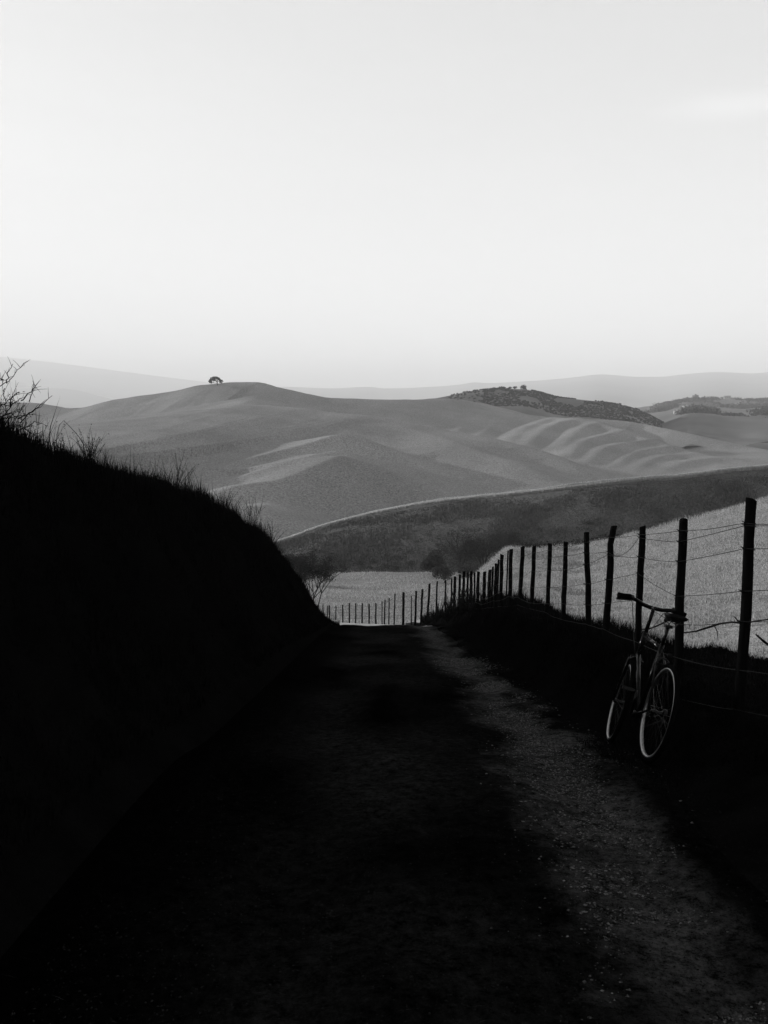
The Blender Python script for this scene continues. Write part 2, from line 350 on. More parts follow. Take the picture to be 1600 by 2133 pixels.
# ------------------------------------------------------------------ meadow and the near scrub hill
RD = [(-1800, 1290), (-800, 1262), (0, 1232), (400, 1172), (590, 1127), (650, 1105), (720, 1085), (800, 1066), (900, 1049), (1000, 1038), (1100, 1028), (1200, 1017), (1300, 1005), (1400, 997), (1450, 990), (1500, 982), (1600, 972), (1800, 955), (3400, 930)]
pm = np.concatenate([np.linspace(-1800, 500, 90)[:-1], np.linspace(500, 1620, 320)[:-1], np.linspace(1620, 3400, 60)])
yr = pchip([a[0] for a in RD], [a[1] for a in RD], pm)
Dr = 150 + 14*np.sin(pm/260.0) ; Dr = np.where(pm > 1000, Dr - (pm-1000)*.02, Dr); Dr = np.clip(Dr, 110, 170)
tm = tof(pm, 1150)[0]
foot_y = np.where(pm < 880, 1192, 1192 + 0*pm)
def row_profile(D):
    """height for all columns at distance D (meadow 24..115, scrub slope, crest, back)"""
    zr_ridge = zr(yr, Dr); low = np.minimum(0, (1127 - yr))  # left of the view the ridge sinks
    zfoot = zr(np.maximum(1192, yr + 22), 112)
    kD = [24, 30, 45, 60, 66, 80, 96, 112]; ky = [1316, 1309, 1303, 1296.5, 1284, 1248, 1218, 1192]
    if D <= 112:
        return np.minimum(zr(float(pchip(kD, ky, D)), D) + 0*pm, zfoot + (112 - D)*.3)
    d = D - Dr
    W = 4.0
    crest = zr_ridge - .10*(np.sqrt(d*d + W*W) - W) * (d < 0) - .42*(np.sqrt(d*d + W*W) - W) * (d >= 0)
    s = np.clip((D - 112) / np.maximum(Dr - 112, 5), 0, 1)
    lin = zfoot + (zr_ridge - zfoot) * (s + .16*np.sin(s*np.pi))
    return np.where(d < 0, lin, crest)
Dm = np.concatenate([np.linspace(24, 112, 110)])
Zm = np.stack([row_profile(D) for D in Dm]); Ym = np.repeat(Dm[:, None], len(pm), 1); Xm = Ym*tm
Zm = Zm + .12*fbm(Xm*.12, Ym*.12, 41, 3)*sstep(64, 75, Ym)
tag(grid_mesh('meadow', Xm, Ym, Zm, M['meadow']), kind='structure', label='pale flat meadow below the road crest')
Ds = np.concatenate([np.linspace(0, 1, 90), 1 + np.linspace(.02, 1.0, 36)])
Ys = 112 + Ds[:, None]*(Dr - 112)[None, :]
Zs = np.zeros_like(Ys); Xs = Ys*tm
zfoot = zr(np.maximum(1192, yr + 22), 112); zrd = zr(yr, Dr)
s = Ds[:, None]; dd = Ys - Dr
Zs = np.where(s <= 1, zfoot + (zrd - zfoot)*(np.clip(s, 0, 1)) + 1.1*np.sin(np.clip(s, 0, 1)*np.pi), zrd - .38*(np.sqrt(np.clip(dd, 0, None)**2 + 4) - 2))
Zs = Zs + (.45*fbm(Xs*.05, Ys*.05, 51, 4) + .12*fbm(Xs*.4, Ys*.4, 55, 3))*sstep(0, .2, s)*(1 - .85*sstep(.85, 1.0, s)*(s < 1.0001))
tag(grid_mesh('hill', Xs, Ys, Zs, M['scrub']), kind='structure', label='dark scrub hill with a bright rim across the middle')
def hill_pt(pxv, sv):
    """point on the scrub hill at picture column px and slope fraction s"""
    pxv = np.asarray(pxv, float); j = np.interp(pxv, pm, np.arange(len(pm))); i = np.interp(sv, Ds, np.arange(len(Ds)))
    i0 = np.clip(i.astype(int), 0, len(Ds)-2); j0 = np.clip(j.astype(int), 0, len(pm)-2); fi = i-i0; fj = j-j0
    def g(A): return (A[i0, j0]*(1-fj)+A[i0, j0+1]*fj)*(1-fi) + (A[i0+1, j0]*(1-fj)+A[i0+1, j0+1]*fj)*fi
    return np.stack([g(Xs), g(Ys), g(Zs)], -1)

# ------------------------------------------------------------------ rolling pasture hills: crests from the photograph, blended smoothly
RIDGES = [  # (px, py, distance) along the crest; slope on the far/left side, slope on the near/right side, rounding
 ([(-1400, 905, 620), (-300, 868, 640), (0, 838, 650), (63, 838, 660), (147, 850, 645), (175, 849, 640), (245, 831, 630), (301, 822, 620), (350, 817, 615), (420, 802, 612), (455, 799, 610), (480, 797, 610), (539, 799, 610), (560, 804, 606), (625, 815, 600), (692, 828, 592), (756, 830, 592), (812, 831, 600), (869, 832, 620), (921, 829, 640), (1000, 838, 680)], .25, .30, 7),
 ([(-100, 975, 470), (60, 932, 490), (110, 912, 498), (200, 891, 510), (300, 869, 530), (380, 858, 545), (440, 848, 562), (470, 828, 600)], .16, .42, 2.5),
 ([(0, 985, 400), (110, 955, 412), (200, 925, 425), (330, 893, 445), (420, 866, 460), (500, 843, 480), (535, 825, 540)], .20, .30, 4),
 ([(560, 843, 484), (640, 849, 478), (700, 858, 472), (780, 869, 462), (850, 883, 450), (925, 896, 436), (1000, 909, 420), (1100, 931, 400), (1180, 962, 375), (1240, 1004, 345), (1290, 1050, 310)], .36, .10, 3),
 ([(200, 1080, 290), (300, 1035, 300), (390, 994, 310), (480, 965, 320), (560, 943, 330), (640, 924, 340), (716, 906, 352), (760, 915, 352)], .10, .50, 1.5),
 ([(420, 1020, 285), (500, 994, 292), (580, 970, 300), (650, 950, 310), (700, 940, 318)], .14, .30, 2),
 ([(350, 1062, 246), (430, 1030, 256), (490, 1012, 264), (560, 1003, 270), (620, 985, 278), (680, 962, 288), (712, 951, 297), (745, 960, 298)], .12, .46, 2),
 ([(430, 1100, 200), (500, 1052, 225), (535, 1050, 240), (565, 1040, 260)], .2, .3, 4),
 ([(780, 880, 450), (860, 897, 425), (925, 916, 400), (1000, 941, 370), (1100, 975, 335), (1200, 1016, 300), (1280, 1060, 270)], .24, .15, 3),
 ([(840, 856, 640), (880, 848, 640), (944, 843, 640), (1031, 855, 640), (1119, 867, 630), (1206, 871, 625), (1250, 873, 635), (1320, 879, 635), (1403, 897, 600), (1490, 915, 570), (1600, 939, 540), (1750, 975, 500), (2300, 1040, 440)], .25, .42, 6),
 ([(1160, 870, 600), (1206, 873, 570), (1241, 879, 550), (1294, 894, 520), (1359, 916, 490), (1447, 944, 460), (1512, 955, 440), (1582, 968, 420), (1700, 990, 400), (2300, 1060, 350)], .36, .30, 3),
 ([(985, 848, 640), (950, 860, 608), (920, 874, 570), (900, 886, 535)], .26, 0.37, 4.0),
 ([(1040, 856, 632), (1008, 865, 598), (975, 880, 560), (950, 893, 525)], .26, 0.41, 4.0),
 ([(1092, 866, 625), (1050, 874, 588), (1012, 893, 540), (988, 912, 500)], .26, 0.41, 4.0),
 ([(1150, 871, 604), (1115, 882, 562), (1083, 900, 522), (1060, 922, 484)], .26, 0.45, 4.0),
 ([(1206, 874, 572), (1167, 881, 546), (1128, 898, 512), (1098, 926, 470)], .24, 0.49, 4.0),
 ([(1248, 881, 547), (1215, 889, 524), (1188, 909, 492), (1172, 935, 458)], .3, 0.49, 4.0),
 ([(1300, 895, 519), (1252, 904, 496), (1213, 924, 466), (1186, 950, 430)], .3, 0.53, 4.0),
 ([(1352, 914, 491), (1300, 919, 474), (1257, 936, 448), (1224, 962, 416)], .3, 0.53, 4.0),
 ([(1402, 930, 476), (1350, 933, 463), (1307, 950, 436), (1272, 980, 402)], .3, 0.53, 4.0),
 ([(1450, 944, 461), (1395, 946, 449), (1350, 961, 422), (1314, 990, 388)], .3, 0.53, 4.0),
 ([(1510, 954, 442), (1452, 956, 432), (1400, 971, 406), (1360, 1002, 372)], .3, 0.49, 4.0),
 ([(1590, 968, 421), (1525, 969, 413), (1472, 982, 392), (1428, 1008, 360)], .3, 0.45, 4.0),
]
def pasture_z(t, D):
    X = t*D; Y = D; k = 1.0
    Z = [-32 + np.clip(D - 240, -60, 210)*.072 + 0*X - np.clip(D - 560, 0, 999)*.05]
    for kn, sl, sr, wd in RIDGES:
        if False and kn[-1][0] < kn[0][0]: kn = [(a, b, kn[0][2] - (kn[0][2] - c)*.55) for a, b, c in kn]
        P = [at(a, b, c) for a, b, c in kn]
        # resample smoothly
        s_ = np.arange(len(P)); q = np.linspace(0, len(P)-1, (len(P)-1)*4 + 1)
        PX = pchip(s_, np.array([p.x for p in P]), q); PY = pchip(s_, np.array([p.y for p in P]), q); PZ = pchip(s_, np.array([p.z for p in P]), q)
        best = np.full(X.shape, 1e9); bz = np.zeros_like(X); bs = np.zeros_like(X)
        dirx = 1 if P[-1].x >= P[0].x else -1
        for i in range(len(q)-1):
            ax, ay, bx, by = PX[i], PY[i], PX[i+1], PY[i+1]; dx, dy = bx-ax, by-ay; L2 = dx*dx+dy*dy + 1e-9
            fu = ((X-ax)*dx + (Y-ay)*dy)/L2; f = np.clip(fu, 0, 1); ex, ey = X-ax-f*dx, Y-ay-f*dy; d2 = ex*ex+ey*ey
            m = d2 < best
            if i == len(q)-2: be = np.where(m, np.clip(fu - 1, 0, None)*math.sqrt(L2)/np.sqrt(d2 + .01), 0)
            best = np.where(m, d2, best); bz = np.where(m, PZ[i] + f*(PZ[i+1]-PZ[i]), bz)
            bs = np.where(m, np.where((dx*ey - dy*ex)*dirx > 0, 1.0, 0.0), bs)    # 1 = far / left side
        d = np.sqrt(best); cr = np.sqrt(d*d + wd*wd) - wd
        sw = np.where(bs > .5, sl, sr); e2 = sstep(0, 1, be); sw = sw*(1 - e2) + max(sl, sr)*.8*e2 if wd < 6 else sw
        Z.append(bz - sw*cr)
    mx = np.maximum.reduce(Z)
    z = mx + k*np.log(sum(np.exp(np.clip((zz - mx)/k, -30, 0)) for zz in Z)) - k*.15
    return z + .8*fbm(X*.022, D*.016, 61, 3) + .16*fbm(X*.09, D*.06, 67, 3)
pp = np.concatenate([np.linspace(-1500, -20, 90)[:-1], np.linspace(-20, 1620, 520)[:-1], np.linspace(1620, 2800, 70)])
tp = tof(pp, 950)[0]; Dp = np.concatenate([np.linspace(196, 500, 260)[:-1], np.linspace(500, 760, 130)])
Tg, Dg = np.meshgrid(tp, Dp); Zg = pasture_z(Tg, Dg)
tag(grid_mesh('pasture_hills', Tg*Dg, Dg, Zg, M['pasture']), kind='structure', label='smooth rolling grass hills with folded spurs')

# ------------------------------------------------------------------ wooded hill, farmland, far ranges, valley floor
def ridge_mesh(name, D, kn, front, back, depth_f, depth_b, m, label, w=20, nz=2.0, ns=.01, p0=-1500, p1=3000, nc=500, nr=90, seed=1):
    px = np.linspace(p0, p1, nc); t = tof(px, 850)[0]; zk = zr(pchip([a[0] for a in kn], [a[1] for a in kn], px), D)
    Dd = D + np.concatenate([-depth_f*np.linspace(1, 0, nr)**1.3, depth_b*np.linspace(.02, 1, nr//3)])
    Tq, Dq = np.meshgrid(t, Dd); d = Dq - D; dr = np.sqrt(d*d + w*w) - w
    n1 = fbm(Tq*Dq*ns, Dq*ns, seed, 5)
    Z = zk[None, :] - np.where(d < 0, front, back)*dr + nz*n1*sstep(0, w*2, np.abs(d))
    tag(grid_mesh(name, Tq*Dq, Dq, Z, m), kind='structure', label=label)
    return lambda pxv, Dv: (tof(pxv, 850)[0]*Dv, Dv, zr(pchip([a[0] for a in kn], [a[1] for a in kn], pxv), D)
                            - (front if Dv < D else back)*(math.sqrt((Dv-D)**2 + w*w) - w) + float(nz*fbm(tof(pxv, 850)[0]*Dv*ns, Dv*ns, seed, 5)*sstep(0, w*2, abs(Dv-D))))
WK = [(-1500, 1100), (600, 930), (800, 845), (880, 834), (922, 827), (987, 814), (1040, 810), (1088, 811), (1119, 816), (1162, 827), (1250, 837), (1316, 848), (1337, 857), (1364, 870), (1403, 892), (1450, 925), (1600, 1000), (3000, 1100)]
wood = ridge_mesh('wooded_hill', 850, WK, .17, .25, 215, 200, M['woodhill'], 'dark scrubby hill right of the tree hill', seed=71, ns=.02, nz=1.6, p0=400, p1=1900)
FK = [(-1500, 1000), (900, 900), (1200, 862), (1316, 852), (1380, 843), (1440, 834), (1520, 836), (1600, 834), (1750, 830), (3000, 850)]
farm = ridge_mesh('farmland', 1900, FK, .048, .08, 1340, 400, M['farm'], 'distant farmland with hedges and woods', w=60, seed=81, ns=.006, nz=7, p0=700, p1=2600, nr=140)
ridge_mesh('far_hills', 9800, [(-1500, 900), (500, 815), (590, 806), (690, 809), (770, 806), (800, 809), (900, 806), (960, 801), (990, 797), (1010, 798), (1100, 794), (1180, 788), (1250, 780), (1330, 785), (1370, 785), (1430, 779), (1490, 775), (1560, 778), (1640, 772), (3000, 780)], .10, .2, 5000, 1500, M['range'], 'hazy distant hill range on the right', w=120, nz=6, ns=.002, seed=91, nr=50)
ridge_mesh('low_far_hills', 8500, [(-1500, 820), (0, 812), (60, 809), (110, 808), (160, 813), (220, 828), (320, 850), (3000, 900)], .15, .2, 1500, 1500, M['range'], 'small hazy hills low on the left', w=120, nz=6, ns=.002, seed=95, nr=40, p1=1200)
ridge_mesh('mountain_slope', 12500, [(-1500, 640), (-400, 705), (0, 743), (120, 756), (250, 773), (350, 786), (430, 796), (560, 815), (900, 850), (3000, 900)], .2, .2, 2600, 2600, M['range'], 'pale mountain slope falling from the left edge', w=200, nz=8, ns=.001, seed=97, nr=40, p1=1300)
an = np.linspace(0, 2*math.pi, 73)[:-1]
rr = np.array([0.1, 60, 200, 800, 3000, 8000, 19000])
V = [(r*math.cos(a), r*math.sin(a), -75.0) for r in rr for a in an]; n = len(an)
fs = [(i*n + k, i*n + (k+1) % n, (i+1)*n + (k+1) % n, (i+1)*n + k) for i in range(len(rr)-1) for k in range(n)]
tag(mesh_np('ground', V, fs, M['base']), kind='structure', label='valley floor reaching to the horizon')
# slope behind and beside the viewer, off the picture
gx, gy = np.meshgrid(np.concatenate([np.linspace(-60, -13, 12), np.linspace(-12.5, 2.6, 12), np.linspace(4, 60, 14)]), np.linspace(-60, 5, 30))
gz = np.where(gy < 0, -.085*gy, 0) - .35 + np.where(gx < -13, 1.6, 0) * sstep(-13, -16, gx)
gz = np.where(gx > 3, -.5 + 0*gx - .085*np.clip(gy, -99, 0), gz); gz = gz - .35*(np.abs(gx) < 13)
tag(grid_mesh('hillside', gx, gy, gz - .1, M['bank']), kind='structure', label='dark hillside around the viewpoint')

# ------------------------------------------------------------------ grass (stuff)
def blades(name, P, h, wd, lean, m, label, bend=.5, kind='stuff'):
    n = len(P); az = rng.uniform(0, 2*np.pi, n); side = np.stack([np.cos(az), np.sin(az), 0*az], -1) * (wd/2)[:, None]
    la = rng.uniform(0, 2*np.pi, n); ld = np.stack([np.cos(la), np.sin(la), 0*la], -1) * (h*lean)[:, None]
    up = np.stack([0*h, 0*h, h], -1)
    p0 = P; p1 = P + up*.5 + ld*.3; p2 = P + up + ld
    V = np.stack([p0 - side, p0 + side, p1 - side*.75, p1 + side*.75, p2], 1).reshape(-1, 3)
    b = (np.arange(n)*5)[:, None]
    Fc = np.concatenate([b + np.array([0, 1, 3]), b + np.array([0, 3, 2]), b + np.array([2, 3, 4])], 0)
    o = mesh_np(name, V, Fc, m, smooth=False)
    return tag(o, label=label, cat='grass', kind=kind)
# left bank
n = 130000
yy = 3 + 26*rng.random(n)**1.25; dd = rng.uniform(.15, 3.3, n)
clump = .6 + .5*fbm(dd*2.2, yy*2.2, 5, 2)
P = np.stack([-1.4 - dd, yy, bank_z(-1.4 - dd, yy) - .02], -1)
h = (.06 + .10*rng.random(n)) * np.clip(clump, .25, 1.6) * (1 + .7*(dd > 1.3)); tall = rng.random(n) < .03; h = np.where(tall, h*2.4, h)*(1 + .6*sstep(10, 22, yy))
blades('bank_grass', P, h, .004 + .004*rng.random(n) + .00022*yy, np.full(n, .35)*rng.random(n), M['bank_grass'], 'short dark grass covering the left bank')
n = 26000
yy = 4 + 24*rng.random(n)**1.1; dd = rng.uniform(1.0, 2.3, n)
P = np.stack([-1.4 - dd, yy, bank_z(-1.4 - dd, yy) - .02], -1)
cl = np.clip(.55 + .9*fbm(dd*1.2, yy*1.6, 11, 3), .15, 1.7)
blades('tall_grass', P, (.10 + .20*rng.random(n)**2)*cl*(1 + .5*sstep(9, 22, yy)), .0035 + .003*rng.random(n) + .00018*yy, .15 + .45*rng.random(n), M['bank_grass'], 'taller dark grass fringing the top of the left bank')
# right verge
n = 60000
yy = 4.5 + 28*rng.random(n)**1.3; fr = rng.uniform(-.35, 1.2, n); e = road_right(yy); xx = e + (fence_x(yy) + .05 - e)*fr
P = np.stack([xx, yy, np.where(fr < 0, road_z(yy), verge_z(xx, yy)) - .02], -1)
h = (.05 + .13*rng.random(n)) * np.clip(.7 + .5*fbm(xx*2.5, yy*2.5, 15, 2), .25, 1.5)*np.clip((fr)*1.3, .3, 1.2); h = np.where(rng.random(n) < .02, h*2, h)
blades('verge_grass', P, h, .004 + .005*rng.random(n), .4*rng.random(n), M['bank_grass'], 'dark grass and weeds along the foot of the fence')
# field
n = 170000
px = rng.uniform(880, 1660, n); t, Df, Dc, zc = field_rows(px)
lg = rng.random(n); yy = Df*np.exp(lg*np.log((Dc+1.0)/Df)); xx = t*yy
P = np.stack([xx, yy, field_z(xx, yy) - .01], -1)
sc = np.clip(yy/14, .6, 2.2)
h = (.05 + .09*rng.random(n))*sc*np.clip(.8 + .5*fbm(xx*.8, yy*.8, 25, 3), .3, 1.5)
dk = shade_strip(xx, yy); wb = (.006 + .008*rng.random(n))*sc
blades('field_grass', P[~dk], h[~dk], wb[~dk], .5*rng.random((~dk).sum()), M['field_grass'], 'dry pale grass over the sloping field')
blades('shade_strip_weeds', P[dk], h[dk]*1.6, wb[dk], .5*rng.random(dk.sum()), M['bank_grass'], 'rough weeds just behind the fence, shade put into their dark colour')  # blades in the strip get the dark grass colour as painted shade
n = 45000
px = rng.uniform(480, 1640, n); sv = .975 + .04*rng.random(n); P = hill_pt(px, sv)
blades('rim_grass', P, .25 + .4*rng.random(n), .12 + .12*rng.random(n), .4*rng.random(n), M['rim_grass'], 'grass along the crest of the dark hill, rim light put into its pale colour')
# scrub tufts on the near hill, rim grasses included
n = 60000
px = rng.uniform(480, 1640, n); sv = np.concatenate([rng.random(n - 12000)**.8, .97 + .04*rng.random(12000)]); P = hill_pt(px, sv)
h = (.25 + .5*rng.random(n))*np.clip(.7 + .8*fbm(P[:, 0]*.15, P[:, 1]*.15, 35, 3), .2, 1.8); h *= 1 - .9*sstep(.75, .97, sv)
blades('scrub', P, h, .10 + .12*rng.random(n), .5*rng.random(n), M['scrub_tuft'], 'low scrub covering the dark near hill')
# meadow and far verge grass beyond the crest
n = 26000
yy = rng.uniform(56, 111, n); px = rng.uniform(560, 1100, n); xx = tof(px, 1240)[0]*yy
zz = np.array([0.0]*n)
iy = np.clip(np.searchsorted(Dm, yy) - 1, 0, len(Dm)-2); jx = np.clip(np.searchsorted(pm, px) - 1, 0, len(pm)-2)
zz = Zm[iy, jx] + (Zm[iy+1, jx] - Zm[iy, jx])*(yy - Dm[iy])/(Dm[iy+1] - Dm[iy])
keep = fence_x(yy) + .4 < xx if False else np.ones(n, bool)
P = np.stack([xx, yy, zz], -1)[keep]; n = len(P)
h = (.10 + .22*rng.random(n))*np.clip(.7 + .6*fbm(P[:, 0]*.3, P[:, 1]*.3, 45, 2), .2, 1.6)
blades('meadow_grass', P, h, .05 + .06*rng.random(n), .5*rng.random(n), M['field_grass'], 'rough pale grass across the meadow')

# gravel and straw litter on the track
def pebbles(name, n, xr, yr_, s0, s1, m, label, flat=.55):
    ico = np.array([(0, 0, 1), (.9, 0, 0), (.2, .85, 0), (-.8, .4, 0), (-.6, -.7, 0), (.4, -.8, 0), (0, 0, -1)], float)
    fc = np.array([(0, 1, 2), (0, 2, 3), (0, 3, 4), (0, 4, 5), (0, 5, 1), (6, 2, 1), (6, 3, 2), (6, 4, 3), (6, 5, 4), (6, 1, 5)])
    y = yr_[0] + (yr_[1]-yr_[0])*rng.random(n)**1.6; x = rng.uniform(*xr, n)
    s = s0 + (s1-s0)*rng.random(n)**3; a = rng.uniform(0, 6.28, n); z = np.where(x > 1.6, verge_z(x, y), road_z(y)) + .012
    V = ico[None]*np.stack([s*1.3, s*.9, s*flat], -1)[:, None, :]*(1 + .25*rng.standard_normal((n, 7, 1)))
    c, q = np.cos(a)[:, None], np.sin(a)[:, None]
    V = np.stack([V[..., 0]*c - V[..., 1]*q + x[:, None], V[..., 0]*q + V[..., 1]*c + y[:, None], V[..., 2] + z[:, None]], -1).reshape(-1, 3)
    Fc = (np.arange(n)*7)[:, None, None] + fc[None]
    return tag(mesh_np(name, V, Fc.reshape(-1, 3), m, smooth=False), label=label, cat='gravel', kind='stuff')
pebbles('gravel', 30000, (-1.2, 1.9), (2.2, 16), .0015, .0055, M['stone'], 'loose small stones on the dirt track')
n = 34000
yy = 2.2 + 11*rng.random(n)**1.4
xx = np.interp(yy, [0, 3, 4.5, 6.2, 8.6, 11, 14], [1.0, 1.08, 1.18, 1.33, 1.45, 1.33, 1.17]) + rng.normal(0, .24, n)
keep = rng.random(n) < dust(xx, yy); xx = xx[keep]; yy = yy[keep]; n = len(xx)
ico = np.array([(0, 0, 1), (.9, 0, 0), (.2, .85, 0), (-.8, .4, 0), (-.6, -.7, 0), (.4, -.8, 0)], float); fcs = np.array([(0, 1, 2), (0, 2, 3), (0, 3, 4), (0, 4, 5), (0, 5, 1)])
sz = (.0016 + .0042*rng.random(n)**3)*(1 + .08*yy); V = ico[None]*np.stack([sz*1.3, sz, sz*.7], -1)[:, None, :]*(1 + .3*rng.standard_normal((n, 6, 1))) + np.stack([xx, yy, road_z(yy) - .05*np.exp(-((xx - 1.15)/.28)**2) + .004], -1)[:, None, :]
M['track_stone'] = mat('pale_track_stone', .012, .11, 60, rough=.9, spec=0, detail=1)
tag(mesh_np('track_gravel', V.reshape(-1, 3), ((np.arange(n)*6)[:, None, None] + fcs[None]).reshape(-1, 3), M['track_stone'], smooth=False), label='pale fine gravel along the right wheel track', cat='gravel', kind='stuff')
n = 1200
yy = 2.3 + 9*rng.random(n)**1.4; xx = rng.uniform(-1.3, 2.6, n)
P = np.stack([xx, yy, np.where(xx > 1.6, verge_z(xx, yy), road_z(yy)) + .012], -1); a = rng.uniform(-.5, .5, n); ln = .01 + .03*rng.random(n)
d1 = np.stack([np.cos(a)*ln, np.sin(a)*ln, 0*a], -1); d2 = np.stack([-np.sin(a)*.0015, np.cos(a)*.0015, 0*a + .001], -1)
V = np.stack([P - d1, P + d2, P + d1, P - d2 + np.array([0, 0, .004])], 1).reshape(-1, 3); b = (np.arange(n)*4)[:, None]
tag(mesh_np('straw_litter', V, b + np.array([0, 1, 2, 3]), M['straw'], smooth=False), label='bits of dry straw scattered on the track', cat='litter', kind='stuff')

# ------------------------------------------------------------------ the fence: posts and wires
fence = empty('fence', (2.2, 5.05, float(fence_z(5.05))), 'old wooden post and wire fence running downhill beside the track', 'fence')
def inv(fo, p): return Vector(p) - fo.location
# (px top, py top, px bottom, distance or None, width in photo pixels)
POSTS = [(1800, 1010, 1782, 4.0, 26), (1565, 1040, 1552, None, 22), (1424, 1084, 1416, None, 18), (1339, 1097, 1331, None, 13.5), (1277, 1095, 1262, None, 13.5), (1222, 1109, 1231, None, 12), (1179, 1129, 1174, None, 10),
 (1146, 1133, 1140, None, 9), (1113, 1139, 1108, None, 9), (1089, 1139, 1083, None, 9), (1065, 1144, 1062, None, 8.5), (1058.5, 1147, 1054, None, 3.5), (1046, 1155, 1042, None, 8), (1039, 1166, 1036, None, 4), (1034, 1175, 1030, None, 7), (1027, 1181, 1024, None, 4.5), (1021, 1187, 1018, None, 6),
 (1010, 1191, 1007, None, 6), (997, 1191, 994, None, 5.5), (989, 1193, 988, None, 3.5), (982, 1191, 980, None, 5.5), (975, 1193, 973, 22.2, 3.5), (967, 1191, 964, 23.4, 5), (958, 1198, 956, 24.8, 4.5), (948, 1201, 946, 26.2, 5), (941, 1206, 940, 27.4, 3), (928.5, 1209, 927, 29, 3.2), (911, 1211, 908, 31.5, 3), (895, 1216, 890, 34, 4.2),
 (880, 1227, 877, 36, 4.2), (867, 1231, 865, 38, 4.2), (857, 1241, 857, 39.3, 2), (841, 1234, 840, 41, 4.8), (823, 1237, 821, 43.3, 2.6), (811, 1246, 810, 45, 2.2), (802, 1250, 801, 46.2, 2.6), (796, 1253, 796, 47, 1.8), (783, 1256, 783, 48.8, 3), (769, 1258, 769, 50.5, 3), (755, 1257, 754, 52.3, 3), (741, 1257, 741, 54, 2.4), (728, 1256, 728, 55.5, 2.6), (714, 1260, 714, 57, 2.6),
 (700, 1262, 699, 58.6, 2), (686, 1261, 686, 60, 2.6), (682, 1262, 682, 60.4, 1.8), (673, 1259, 673, 61.3, 2.2)]
post_info = []
for k, (xt, yt, xb, D, wpx) in enumerate(POSTS):
    if D is None: D = float(np.interp(-(tof(xb, 1250)[0]), [-(2.2/d) for d in (3, 4, 5, 6, 8, 10, 12, 14, 17, 20, 22, 24)], (3, 4, 5, 6, 8, 10, 12, 14, 17, 20, 22, 24)))
    top = at(xt, yt, D); tb = tof(xb, 1250)[0]; gz_ = float(fence_z(D)); bot = Vector((float(tb)*D, D, gz_ - .12))
    r = wpx / 2 / F * D * (1.22 if D > 17 else 1.0)
    mb = MB(); m_ = 7; pts = []; rads = []
    for q in range(m_ + 1):
        f = q/m_; p = bot.lerp(top, f)
        if k and q not in (0, m_): p += Vector((random.uniform(-1, 1), random.uniform(-1, 1), 0))*r*.16
        pts.append(p - Vector((0, 0, 0))); rads.append(r*(1.08 - .1*f)*random.uniform(.93, 1.07))
    if k == 4: pts[-2] += Vector((-.012, 0, 0)); pts[-1] += Vector((.012, 0, 0))
    mb.tube([inv(fence, p) for p in pts], rads, n=9 if D < 20 else 6)
    # hacked, slanted top
    nn_ = 9 if D < 20 else 6
    for q in range(nn_):
        i = m_*nn_ + q; v = mb.v[i]; mb.v[i] = (v[0], v[1], v[2] + r*(.35*math.sin(q*2*math.pi/nn_ + k) + random.uniform(-.12, .12)))
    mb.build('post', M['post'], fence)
    post_info.append((D, bot, top, r))
# thin extra stakes and dead stems tangled among the middle posts
mb = MB()
for k in range(150):
    D = random.uniform(19, 33); px = CX + F*float(fence_x(D))/D*1.0 + random.uniform(-3, 3)
    b = Vector((float(fence_x(D)) + random.uniform(-.25, .25), D, float(fence_z(D)) - .05)); hgt = random.uniform(.3, .85)
    p = [b]; 
    for q in range(4): p.append(p[-1] + Vector((random.uniform(-.05, .05), random.uniform(-.05, .05), hgt/4)))
    mb.tube([inv(fence, a) for a in p], [.012, .010, .009, .007, .004], n=4)
o = mb.build('brushwood', M['twig'], fence); o['kind'] = 'stuff'
# wires: rows in photograph pixels at each post from near to far, then by height
WR = {  # wire -> list of rows for posts 0..8
 0: [1066, 1090, 1108, 1114, 1119, 1130, 1140, 1146, 1152],
 1: [1128, 1144, 1132, 1120, 1150, 1152, 1158, 1162, 1167],
 2: [1128, 1143, 1170, 1160, 1156, 1177, 1187, 1189, 1190],
 3: [1218, 1232, 1242, 1194, 1208, 1217, 1222, 1223, 1223],
 4: [1290, 1295, 1300, 1249, 1257, 1260, 1257, 1257, 1256],
 5: [1420, 1396, 1368, 1336, 1310, 1300, 1290, 1275, 1268],
 6: [1520, 1478, 1450, 1410, 1370, 1340, 1320, 1300, 1290]}
WR[0][2] = 1106; WR[0][0] = 1084; WR[1][0] = 1088; WR[1][1] = 1095; WR[1][2] = 1129
PN = 47
fr_far = [.88, .7, .52, .36, .22, .10, .04]
def post_at(i, row=None, frac=None):
    D, b, t, r = post_info[i]
    if row is not None:
        z = float(zr(row, D)); f = (z - b.z)/(t.z - b.z); p = b.lerp(t, f)
    else: p = b.lerp(t, .08 + .92*frac)
    return p + Vector((-r*1.02, 0, 0))
thick = [i for i, p in enumerate(POSTS) if p[4] > 2.4 and i not in (11, 13, 15, 19, 21, 25)]
